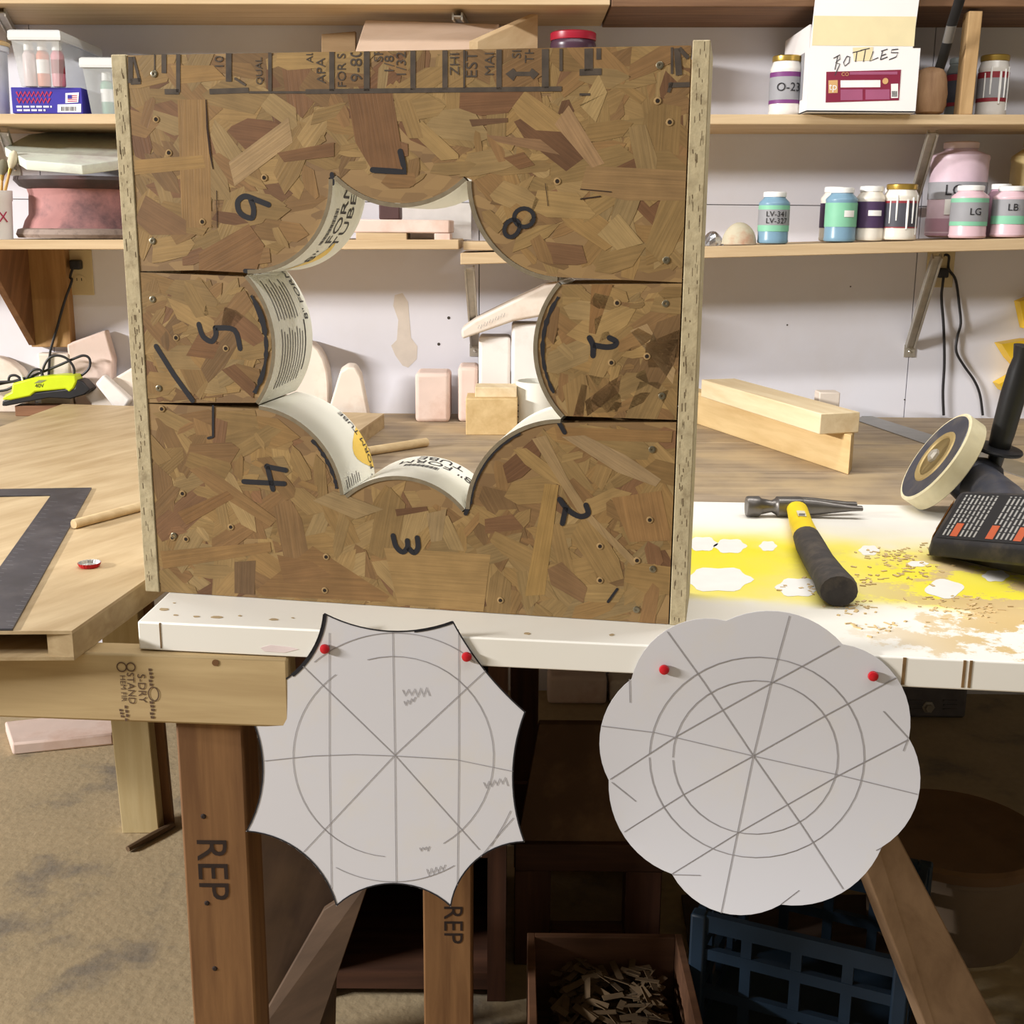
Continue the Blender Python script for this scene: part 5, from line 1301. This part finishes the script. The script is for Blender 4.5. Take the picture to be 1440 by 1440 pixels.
build('barcode', mb, CHAR, bsk, kind='stuff')
yt = SF-.02
_, a_, b2 = tote(9, 84, 41, cz1+.0005, yt, WY-.03, 'larger lidded clear plastic tote of paint bottles stacked on the blue carton')
zi = cz1+.003
for k, (u, mt_, lb, txt_) in enumerate(((.24, 'bottle_pale', (210, 190, 190), 'pale'), (.50, 'bottle_orange', (206, 120, 90), 'orange'), (.78, 'bottle_rose', (204, 120, 134), 'rose'))):
    bottle(a_.x+(b2.x-a_.x)*u, yt+.045, zi, .0145, .098, flat(mt_, lb, .4), WLID, 'white-capped %s paint bottle inside the larger plastic tote' % txt_, WHITEP if k == 1 else REDL if k == 2 else None)
_, a_, b2 = tote(110, 205, 80, zU(ony(150, 160, SF).x)+.0005, SF+.0, WY-.05, 'smaller lidded clear plastic tote of paint bottles beside the blue carton')
zi = zU(ony(150, 160, SF).x)+.003
for k, (u, mt_, lb, txt_) in enumerate(((.30, 'bottle_green', (118, 160, 138), 'green'), (.50, 'bottle_blue', (132, 170, 190), 'blue'), (.72, 'bottle_teal', (110, 160, 160), 'teal'))):
    bottle(a_.x+(b2.x-a_.x)*u, SF+.045, zi, .0145, .092, flat(mt_, lb, .4), WLID, 'white-capped %s paint bottle inside the smaller plastic tote' % txt_, WHITEP)
# white pail at the left end
pc_ = ony(-22, 160, SF+.07); pz = zU(pc_.x)+.0005; pr = ony(16, 160, SF+.07).x-pc_.x; ph_ = ony(0, 58, SF+.07).z-pz
r_ = thing('white_pail', Vector((pc_.x, SF+.07, pz)), 'white pail with a tan lid next to the blue carton', 'pail')
Mt = Matrix.Translation((pc_.x, SF+.07, pz))
build('pail_body', MB().lathe([(pr*.9, 0), (pr*.97, ph_*.85), (pr*1.04, ph_*.86), (pr*1.04, ph_*.93)], 24, Mt), flat('pail_white', (214, 216, 222), .4), r_, smooth=True)
build('pail_lid', MB().lathe([(pr*1.08, ph_*.93), (pr*1.1, ph_*.98), (pr, ph_), (pr*.3, ph_)], 24, Mt), flat('pail_lid_tan', (200, 170, 120), .5), r_, smooth=True)
# cup of brushes
bc_ = ony(-4, 336, SF+.045); bz = zLL(bc_.x)+.0005; br = ony(21, 336, SF+.045).x-bc_.x; bh = ony(0, 268, SF+.045).z-bz
r_ = thing('brush_cup', Vector((bc_.x, SF+.045, bz)), 'white plastic cup marked in red holding paint brushes', 'cup')
Mt = Matrix.Translation((bc_.x, SF+.045, bz))
build('cup_body', MB().lathe([(br*.86, 0), (br*.96, bh*.78), (br*1.0, bh*.8), (br*1.02, bh), (br*.95, bh), (br*.88, bh*.3)], 24, Mt), WLID, r_, smooth=True)
mb = MB(); text(mb, 'WAX', .034, lambda x, y: Vector((bc_.x, SF+.045, bz))+Vector(((br*.97)*math.sin((x+.006)/br), -(br*.97)*math.cos((x+.006)/br), bh*.45+y))); build('lettering', mb, CRED, r_)
bw_ = flat('brush_handle', (196, 150, 80), .5); bris = flat('brush_bristle', (206, 196, 170), .9, .1, 60); brsd = flat('brush_bristle_dark', (120, 116, 96), .9, .1, 60)
for k, (px_, py_, mt_, rr, lb) in enumerate(((21, 212, bris, .0105, 'round white-bristled paint brush in the white cup'), (5, 224, brsd, .011, 'dark-bristled paint brush in the white cup'), (-8, 216, bris, .008, 'slim paint brush at the far side of the white cup'))):
    base = Vector((bc_.x+.006*(k-1), SF+.045+.008*k, bz+.012)); tip = ony(px_, py_, SF+.045+.008*k)
    r2 = thing('paint_brush', base, lb, 'brush', 'brushes in the cup'); d_ = (tip-base)
    build('handle', MB().tube([base, base+d_*.5, base+d_*.74], [.003, .0042, .003], 10), bw_, r2, smooth=True)
    build('ferrule', MB().tube([base+d_*.72, base+d_*.80], [.0036, .005], 10), GOLD, r2, smooth=True)
    build('bristles', MB().tube([base+d_*.79, base+d_*.86, base+d_*.95, tip], [.0045, rr, rr*.95, rr*.35], 12), mt_, r2, smooth=True)
# banding wheel with octagonal slab
wc = ony(122, 337, SF+.16); wz = zLL(wc.x-.18)+.0012 if zLL(wc.x-.18) > zLL(wc.x+.18) else zLL(wc.x+.18)+.0012; wr = ony(214, 337, SF+.16).x-wc.x
r_ = thing('banding_wheel', Vector((wc.x, SF+.16, wz)), 'pink and black cast banding wheel on the lower shelf', 'banding wheel')
Mt = Matrix.Translation((wc.x, SF+.16, wz)); k_ = wr
wheelp = flat('wheel_pink', (168, 118, 114), .7, .15, 14, dirt=(66, 56, 62), dirt_amt=.95, dscale=6); wheeld = flat('wheel_dark', (70, 60, 60), .6, .15, 20, dirt=(120, 80, 80), dirt_amt=.5)
hh_ = ony(122, 250, SF+.16).z-wz
build('base_rim', MB().lathe([(k_*.97, 0), (k_*1.0, hh_*.06), (k_*.97, hh_*.14), (k_*.90, hh_*.16)], 36, Mt), flat('wheel_rim', (150, 132, 120), .7, .1, 30, dirt=(80, 66, 60), dirt_amt=.7, dscale=30), r_, smooth=True)
build('spool', MB().lathe([(k_*.90, hh_*.16), (k_*.86, hh_*.28), (k_*.80, hh_*.38), (k_*.78, hh_*.72), (k_*.80, hh_*.8)], 36, Mt), wheelp, r_, smooth=True)
build('wheel_head', MB().lathe([(k_*.80, hh_*.8), (k_*.90, hh_*.84), (k_*.98, hh_*.94), (k_*.97, hh_), (k_*.5, hh_)], 36, Mt), wheeld, r_, smooth=True)
oc_ = Vector((wc.x+.005, SF+.16, wz+hh_+.052))
OM = Matrix.Translation(oc_) @ Matrix.Rotation(.30, 4, 'X') @ Matrix.Rotation(.05, 4, 'Y') @ Matrix.Rotation(.30, 4, 'Z')
ring = [OM @ Vector((wr*1.08*math.cos(2*math.pi*k/8), wr*1.08*math.sin(2*math.pi*k/8), 0)) for k in range(8)]
up = (OM.to_3x3() @ Vector((0, 0, 1)))
mb = MB(); mb.prism(ring, up*.022); lz = min(v.z for v in mb.v)
build('octagon_slab', mb, flat('slab_pale_green', (212, 218, 204), .75, .05, 20, dirt=(176, 164, 164), dirt_amt=.8, dscale=7), label='pale green octagonal plaster slab tilted on the banding wheel', cat='slab', bevel=.002)
# boards on the upper shelf behind the form
zz_ = lambda x: zU(x)+.0005
def shboard(quad, y, th, mat, label, tv=None, nm='plywood_board'):
    pts_ = [ony(a, b_, y) for a, b_ in quad]
    for p in pts_[2:]: p.z = zz_(p.x)
    build(nm, MB().prism(pts_, tv or (0, th, 0)), mat, label=label, cat='panel', bevel=.001, seg=1)
paleply = wood('pale_ply', (206, 176, 150), (190, 158, 130), (1, 0, .1), 3, 8)
shboard([(452, 48), (500, 44), (500, 160), (452, 160)], SF+.16, .018, wood('tan_board', (176, 142, 98), (156, 122, 80), (1, 0, 0), 4, 9), 'small tan board on the upper shelf behind the pale plywood panel', nm='wood_board')
shboard([(514, 28), (702, 34), (702, 160), (470, 160)], SF+.10, .010, paleply, 'wide pale plywood panel standing on the upper shelf behind the form')
cA, cB = ony(672, 58, SF-.00+.01), ony(757, 20, SF+.09)
za, zb2 = zz_(cA.x), zz_(cB.x)
tvec = Vector((-.020, -.004, 0))
build('wood_board', MB().prism([Vector((cA.x, SF+.01, za)), Vector((cB.x, SF+.09, zb2)), cB, cA], tvec), wood('warm_board', (212, 180, 132), (194, 158, 110), (.5, .6, .5), 4, 8), label='warm wooden board standing edge-on with a sloping top beside the red-lidded jar', cat='board', bevel=.001, seg=1)
jar(771, 835, 46, U, SF+.04, flat('plum_jar', (70, 46, 60), .3), flat('red_lid', (150, 26, 46), .35), 'plum jar with a wide red screw lid behind the form', (), lidfrac=.98, shoulder=.12, group=None)
# lower shelf middle: slab on spacers
ys_ = SF+.02
sl = [ony(x, y, ys_) for x, y in ((440, 341), (632, 337), (632, 321), (440, 325))]
zsp = zLL(sl[0].x)+.0005
zlow = zsp+.016
for p in sl[:2]: p.z = zlow
for p in sl[2:]: p.z = zlow+.030
build('plaster_slab', MB().prism(sl, (.0, .22, 0)), plasp, label='pinkish plaster slab lying on spacers on the lower shelf', cat='slab', bevel=.003)
for xa, xb, mt_, lb in ((501, 572, shelfm, 'tan wooden spacer under the pinkish plaster slab'), (611, 633, plasp, 'pink plaster spacer under the pinkish plaster slab')):
    a, b_ = ony(xa, 340, ys_), ony(xb, 340, ys_); build('spacer', MB().box(a.x, b_.x, ys_-.004, ys_+.1, zsp, zlow-.0004), mt_, label=lb, cat='spacer', bevel=.001, seg=1)
a, b_ = ony(533, 310, SF+.09), ony(562, 298, SF+.09)
build('dark_block', MB().box(a.x, b_.x, SF+.09, SF+.16, zlow+.0305, zlow+.065), flat('dark_maroon', (78, 54, 52), .6), label='dark maroon block on the pinkish plaster slab', cat='block', bevel=.003)
a, b_ = ony(652, 346, SF+.03), ony(752, 346, SF+.03)
build('thin_board', MB().box(a.x, b_.x, SF+.012, SF+.2, max(zLR(a.x), zLR(b_.x))+.0008, max(zLR(a.x), zLR(b_.x))+.020), shelfm, label='thin board lying on the jar shelf behind the form', cat='board', bevel=.001, seg=1)
a = ony(662, 330, WY-.05)
build('white_sheet', MB().box(ony(540, 330, WY-.03).x, a.x, WY-.03, WY-.022, zsp, ony(600, 285, WY-.03).z), WHITEP, label='white board leaning at the wall behind the pinkish plaster slab', cat='board')

# ================================================================== UNDER THE BENCH
beamm = wood('beam_wood', (208, 178, 122), (182, 150, 98), (1, 0, 0), 2.2, 16, contrast=(.3, .7))
f0 = onz(128, 918, BEN-.0005); f1 = onz(404, 927, BEN-.0005); fd_ = (f1-f0).normalized(); fn = Vector((-fd_.y, fd_.x, 0))
fa = f0-fd_*.75
BMH = .084
beam = build('beam', MB().prism([fa, f1, f1+fn*.038, fa+fn*.038], (0, 0, -BMH)), beamm, label='pale lumber beam with a mill stamp supporting both doors', cat='beam', bevel=.003)
inkb = flat('beam_stamp_ink', (92, 70, 52), .8, .2)
def bpt(px, py): return onplane(px, py, f0-fn*.0006, fn)
def btext(s_, px, py, size):
    mb = MB(); c_ = bpt(px, py); text(mb, s_, size, planefn(c_, (0, 0, -1), fd_)); build('stamp_lettering', mb, inkb, beam)
btext('S-DRY', 199, 968, .013); btext('STAND', 184, 968, .012); btext('HEM FIR', 173, 968, .009);
def bdash(px_, ya, yb_, n_, wpx):
    mb = MB()
    for k in range(n_):
        y = ya+(yb_-ya)*k/n_; h_ = (yb_-ya)/n_*.72; x = px_+((k*37) % 5-2)*.5
        mb.add([bpt(x-wpx/2, y), bpt(x+wpx/2, y+.5), bpt(x+wpx/2*.7, y+h_), bpt(x-wpx/2*.8, y+h_)], [(0, 1, 2, 3)])
    build('stamp_smudge', mb, inkb, beam, kind='stuff')
bdash(212, 940, 966, 5, 5); bdash(214, 986, 1012, 5, 6); bdash(171, 997, 1010, 3, 5); bdash(178, 992, 1016, 4, 4)
c_ = bpt(216, 976); mb = MB(); mb.ribbon([c_+fd_*.006*math.cos(k*.3927)+Vector((0, 0, .0085*math.sin(k*.3927))) for k in range(17)], .0014, -fn, .0001); build('stamp_ring', mb, inkb, beam)
for px_, rr in ((171, .0055), (184, .0050)):
    c_ = bpt(px_, 938); mb = MB(); ring = [c_+fd_*rr*math.cos(k*.3927)+Vector((0, 0, rr*math.sin(k*.3927))) for k in range(17)]
    mb.ribbon(ring, .0014, -fn, .0001); build('stamp_ring', mb, inkb, beam)
kn = bpt(303, 932); build('knot', MB().lathe([(.004, 0), (.004, .0004)], 12, Matrix.Translation(kn) @ Matrix.Rotation(math.pi/2, 4, 'X')), flat('knot', (120, 84, 50), .8), beam)
redw = wood('leg_wood', (154, 106, 58), (118, 76, 40), (0, 0, 1), 3, 14)
brnd = flat('brand_ink', (44, 30, 24), .8, .2)
zb0 = BEN-.0005-BMH
def leg(xa, xb, py, y, dep, ztop, label, txt_, tpx, rotd=.0):
    a, b_ = ony(xa, py, y), ony(xb, py, y)
    o = build('bench_leg', MB().box(a.x, b_.x, y, y+dep, 0.0002, ztop-.0004), redw, label=label, cat='leg', bevel=.003, group='square bench legs')
    mb = MB(); c_ = ony(tpx[0], tpx[1], y-.0006); text(mb, txt_, tpx[2], planefn(c_, (0, 0, -1), (1, 0, 0))); build('stencil_lettering', mb, brnd, o)
    for px_, py_ in tpx[3]:
        build('nail', MB().lathe([(.0035, 0), (.002, .001)], 8, Matrix.Translation(ony(px_, py_, y)) @ Matrix.Rotation(math.pi/2, 4, 'X')), brnd, o)
ly = fa.y+(f1.y-fa.y)*.75+.004
leg(249, 343, 1060, ly, .075, zb0, 'reddish square bench leg stencilled REP under the pale beam', 'REP', (297, 1222, .052, ((286, 1148), (291, 1270), (302, 1362))))
leg(595, 664, 1300, 1.60, .062, TOP-.0345, 'reddish square bench leg stencilled REP behind the star template', 'REP', (636, 1300, .040, ()))
# pale leg of a sawhorse standing on the floor further back
s0_ = onz(172, 1172, 0); s1_ = onz(224, 1172, 0); t0_ = ony(157, 1030, s0_.y); 
r_ = thing('sawhorse_leg', s0_, 'pale stud leg standing on the dusty floor behind the beam', 'leg')
ps = wood('pale_stud', (206, 184, 130), (188, 162, 106), (0, 0, 1), 3, 12)
ztp = BEN-.039
build('stud', MB().prism([s0_, s1_, s1_+Vector((0, .038, 0)), s0_+Vector((0, .038, 0))], Vector(((t0_.x-s0_.x)*(ztp/t0_.z), 0, ztp))), ps, r_, bevel=.002)
k0 = s1_+Vector((.0, .0385, .0)); k1 = k0+Vector((.018, 0, 0))
build('backing_strip', MB().prism([k0-Vector((.03, 0, 0)), k1, k1+Vector((0, .015, 0)), k0+Vector((-.03, .015, 0))], Vector(((t0_.x-s0_.x)*(ztp/t0_.z), 0, ztp))), redw, r_)
a, b_ = onz(180, 1199, 0), onz(244, 1164, 0)
build('floor_stick', MB().tube([a+Vector((0, 0, .008)), (a+b_)/2+Vector((0, 0, .008)), b_+Vector((0, 0, .008))], [.006, .008, .007], 8), wood('stick_wood', (120, 92, 62), (92, 68, 44), (1, 1, 0), 5, 6), label='brown wooden stick lying on the dusty floor by the pale leg', cat='stick', smooth=True)
psl = [onz(x, y, 0.0004) for x, y in ((18, 1062), (160, 1048), (170, 1012), (8, 1030))]
build('floor_slab', MB().prism(psl, (0, 0, .03)), plasp, label='long pinkish plaster slab lying on the floor near the wall', cat='slab', bevel=.005)
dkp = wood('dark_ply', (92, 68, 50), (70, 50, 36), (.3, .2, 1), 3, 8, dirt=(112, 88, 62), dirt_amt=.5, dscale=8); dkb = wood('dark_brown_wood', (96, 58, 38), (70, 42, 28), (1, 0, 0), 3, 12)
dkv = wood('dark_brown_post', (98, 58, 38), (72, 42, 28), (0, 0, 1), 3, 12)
def leaning(quad, ybase, ytop, th, mat, label, nm='plywood_sheet', cat='plywood'):
    (xa, ya), (xb, yb_), (xc, yc_), (xd, yd) = quad      # tl, tr, br, bl ; bottom on floor
    bl_, br_ = onz(xd, yd, .0005), onz(xc, yc_, .0005)
    tl, tr_ = ony(xa, ya, bl_.y+ytop), ony(xb, yb_, br_.y+ytop)
    return build(nm, MB().prism([bl_, br_, tr_, tl], (0, th, 0)), mat, label=label, cat=cat, bevel=.001, seg=1)
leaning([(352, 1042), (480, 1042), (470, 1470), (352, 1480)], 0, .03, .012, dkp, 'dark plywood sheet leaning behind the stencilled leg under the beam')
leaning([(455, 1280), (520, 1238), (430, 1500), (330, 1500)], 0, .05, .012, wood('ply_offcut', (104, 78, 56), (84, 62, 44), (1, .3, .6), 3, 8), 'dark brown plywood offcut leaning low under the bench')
# dark cabinet under the bench
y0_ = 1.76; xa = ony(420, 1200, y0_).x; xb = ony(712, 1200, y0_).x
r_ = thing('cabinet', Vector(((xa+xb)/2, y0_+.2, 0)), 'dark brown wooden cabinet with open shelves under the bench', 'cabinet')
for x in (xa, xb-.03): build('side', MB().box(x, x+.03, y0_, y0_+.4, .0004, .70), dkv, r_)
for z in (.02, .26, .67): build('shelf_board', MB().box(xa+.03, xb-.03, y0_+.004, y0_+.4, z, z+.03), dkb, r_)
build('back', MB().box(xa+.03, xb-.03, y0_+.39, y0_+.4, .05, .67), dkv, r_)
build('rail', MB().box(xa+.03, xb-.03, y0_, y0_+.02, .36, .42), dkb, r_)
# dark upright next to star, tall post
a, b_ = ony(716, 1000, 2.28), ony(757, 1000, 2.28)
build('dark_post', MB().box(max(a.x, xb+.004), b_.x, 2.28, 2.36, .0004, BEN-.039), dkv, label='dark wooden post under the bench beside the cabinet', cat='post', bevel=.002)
# dusty stand with top sheet and drawer of shavings
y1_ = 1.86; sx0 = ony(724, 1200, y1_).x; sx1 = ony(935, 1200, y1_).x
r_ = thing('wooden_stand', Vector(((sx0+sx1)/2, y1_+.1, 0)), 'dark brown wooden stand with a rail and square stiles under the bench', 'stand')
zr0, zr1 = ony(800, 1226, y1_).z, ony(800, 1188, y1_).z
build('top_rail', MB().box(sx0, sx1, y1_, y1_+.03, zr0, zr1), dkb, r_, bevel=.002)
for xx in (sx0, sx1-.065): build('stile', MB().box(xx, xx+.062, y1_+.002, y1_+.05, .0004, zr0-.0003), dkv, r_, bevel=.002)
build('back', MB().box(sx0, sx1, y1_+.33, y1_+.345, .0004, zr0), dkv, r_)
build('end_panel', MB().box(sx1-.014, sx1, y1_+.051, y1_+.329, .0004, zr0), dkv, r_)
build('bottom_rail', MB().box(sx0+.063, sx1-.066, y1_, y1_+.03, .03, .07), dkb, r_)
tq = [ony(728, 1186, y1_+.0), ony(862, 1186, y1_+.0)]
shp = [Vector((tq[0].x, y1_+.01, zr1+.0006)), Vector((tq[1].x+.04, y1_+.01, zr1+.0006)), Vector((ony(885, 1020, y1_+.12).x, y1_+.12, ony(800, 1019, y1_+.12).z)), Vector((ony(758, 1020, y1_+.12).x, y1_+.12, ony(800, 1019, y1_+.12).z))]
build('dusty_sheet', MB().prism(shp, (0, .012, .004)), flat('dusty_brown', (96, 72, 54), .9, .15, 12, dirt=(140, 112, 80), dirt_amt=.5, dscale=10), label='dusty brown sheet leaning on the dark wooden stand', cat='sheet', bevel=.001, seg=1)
dy_ = 1.74; dx0, dx1 = ony(706, 1400, dy_).x+.04, ony(955, 1400, dy_).x; dz1 = ony(830, 1312, dy_).z
dfl = 0.0004
r_ = thing('drawer', Vector(((dx0+dx1)/2, dy_+.1, 0)), 'open wooden drawer filled with wood shavings on the floor', 'drawer')
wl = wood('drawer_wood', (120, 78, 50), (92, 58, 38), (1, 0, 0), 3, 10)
for a_, b_ in ((dx0, dx0+.012), (dx1-.012, dx1)): build('side', MB().box(a_, b_, dy_-.42, dy_, dfl, dz1), wl, r_, bevel=.001, seg=1)
build('back', MB().box(dx0+.012, dx1-.012, dy_-.012, dy_, dfl, dz1), wl, r_, bevel=.001, seg=1)
build('front', MB().box(dx0+.012, dx1-.012, dy_-.42, dy_-.408, dfl, dz1), wl, r_, bevel=.001, seg=1)
build('bottom', MB().box(dx0+.012, dx1-.012, dy_-.407, dy_-.013, dfl, dfl+.008), wl, r_)
random.seed(33); mb = MB()
for k in range(1500):
    p = Vector((random.uniform(dx0+.045, dx1-.045), random.uniform(dy_-.39, dy_-.03), dfl+.01+random.random()*(dz1*.7))); a = random.uniform(0, 6.28)
    M_ = Matrix.Translation(p) @ Matrix.Rotation(a, 4, 'Z') @ Matrix.Rotation(random.uniform(-.6, .6), 4, 'X'); l = random.uniform(.008, .026)
    mb.box(-l, l, -.005, .005, 0, .0012, M_)
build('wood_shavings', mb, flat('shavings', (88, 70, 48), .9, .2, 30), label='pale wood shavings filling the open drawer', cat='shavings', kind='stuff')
# plaster lumps by the wall
zf = .0005
for xa, xb, yt, yb_, mt_, lb in ((770, 854, 953, 991, plasp, 'pinkish plaster lump on the floor by the wall under the bench'), (857, 905, 958, 990, plas, 'tan plaster lump on the floor by the wall behind the flower template')):
    yy = onz((xa+xb)/2, yb_, 0).y; a, b_ = ony(xa, yb_, yy), ony(xb, yt, yy)
    build('plaster_lump', MB().box(a.x, b_.x, yy, min(yy+.08, WY-.005), zf, b_.z), mt_, label=lb, cat='plaster piece', bevel=.010, seg=3)
# grey cast bracket with bolt
gy = onz(1320, 1010, 0).y; a, b_ = ony(1225, 1010, gy), ony(1361, 976, gy)
r_ = thing('cast_foot', Vector(((a.x+b_.x)/2, gy+.03, 0)), 'grey ribbed cast metal foot with a bolt on the floor by the wall', 'metal foot')
cg = flat('cast_grey', (112, 108, 110), .5, .12, 30, metal=.3)
build('foot_body', MB().box(a.x, b_.x, gy, gy+.07, .0004, b_.z+.02), cg, r_, bevel=.008, seg=3)
bo = ony(1305, 994, gy); build('bolt', MB().lathe([(.017, 0), (.017, .004), (.010, .005), (.010, .014), (.004, .014)], 6, Matrix.Translation(bo) @ Matrix.Rotation(math.pi/2, 4, 'X')), METAL, r_)
for xx in (1336, 1288):
    for k in range(3):
        p = ony(xx, 985+k*6, gy); build('rib', MB().box(p.x-.018, p.x+.018, gy-.004, gy+.001, p.z-.002, p.z+.002), cg, r_)
# bucket with lid
kc = onz(1338, 1372, 0); kr = .158; kc = Vector((ony(1342, 1165, 1.99).x, 2.0, 0)); kh = ony(1342, 1165, 2.0).z
r_ = thing('lidded_bucket', kc, 'brown lidded bucket standing on the floor behind the leaning board', 'bucket')
Mt = Matrix.Translation(kc+Vector((0, 0, .0004)))
bkm = flat('bucket_brown', (126, 108, 90), .6, .08, 12, dirt=(96, 78, 60), dirt_amt=.5)
build('bucket_body', MB().lathe([(kr*.86, 0), (kr*.95, kh*.82), (kr*1.0, kh*.83), (kr*1.0, kh*.9)], 36, Mt), bkm, r_, smooth=True)
build('bucket_lid', MB().lathe([(kr*1.03, kh*.88), (kr*1.05, kh*.97), (kr*1.0, kh), (kr*.95, kh*.985), (kr*.4, kh*.98)], 36, Mt), flat('bucket_lid', (120, 92, 66), .8, .1, 14, dirt=(84, 62, 44), dirt_amt=.6), r_, smooth=True)
# blue milk crate
bcm = flat('crate_blue', (30, 46, 62), .5, .1)
ccx = onz(1150, 1430, .28); 
cen = ony(1150, 1370, 1.70); ang = -.42; CS = .15
r_ = thing('milk_crate', Vector((cen.x, 1.74, .0068)), 'dark blue plastic milk crate on the floor under the flower template', 'crate', rotz=ang)
ch = ony(1100, 1322, 1.60).z
def cbar(a, b_, th): 
    pass
for sx_ in (-1, 1):
    for sy_ in (-1, 1): build('corner_post', MB().box(sx_*CS-.012, sx_*CS+.012, sy_*CS-.012, sy_*CS+.012, .0004, ch), bcm, r_, local=True, bevel=.004)
for z0, z1 in ((.0004, .03), (ch*.36, ch*.36+.018), (ch*.66, ch*.66+.018), (ch-.028, ch)):
    for sg in (-1, 1):
        build('side_bar', MB().box(-CS+.012, CS-.012, sg*CS-.006, sg*CS+.006, z0, z1), bcm, r_, local=True)
        build('side_bar', MB().box(sg*CS-.006, sg*CS+.006, -CS+.012, CS-.012, z0, z1), bcm, r_, local=True)
for u in (-.5, 0, .5):
    for sg in (-1, 1):
        build('upright', MB().box(u*CS-.008, u*CS+.008, sg*CS-.005, sg*CS+.005, .03, ch-.028), bcm, r_, local=True)
        build('upright', MB().box(sg*CS-.005, sg*CS+.005, u*CS-.008, u*CS+.008, .03, ch-.028), bcm, r_, local=True)
build('crate_floor', MB().box(-CS+.006, CS-.006, -CS+.006, CS-.006, .004, .010), bcm, r_, local=True)
fb = [onz(x, y, .0004) for x, y in ((958, 1262), (1280, 1262), (1420, 1640), (975, 1640))]  # added dark sheet, its brown stands in for the shadow on the floor
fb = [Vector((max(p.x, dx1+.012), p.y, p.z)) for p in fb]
build('floor_shade_sheet', MB().prism(fb, (0, 0, .006)), wood('floor_shade_brown', (84, 62, 48), (66, 48, 36), (1, .2, 0), 3, 8), label='dark brown sheet added in place of the floor shadow under the milk crate', cat='board')
# leaning board at the right
lb0 = [onz(x, y, .0005) for x, y in ((1362, 1600), (1492, 1610))]
tpz = [ony(1204, 1190, 1.34), ony(1258, 1165, 1.34)]; tpz = [tpz[k]+(tpz[k]-lb0[k])*.26 for k in (0, 1)]
lw = wood('leaning_wood', (150, 116, 82), (126, 94, 64), (-.3, .2, 1), 3, 9)
build('leaning_board', MB().prism([lb0[0], lb0[1], tpz[1], tpz[0]], (-.012, .035, .01)), lw, label='tan wooden board leaning diagonally across the milk crate and bucket', cat='board', bevel=.002)
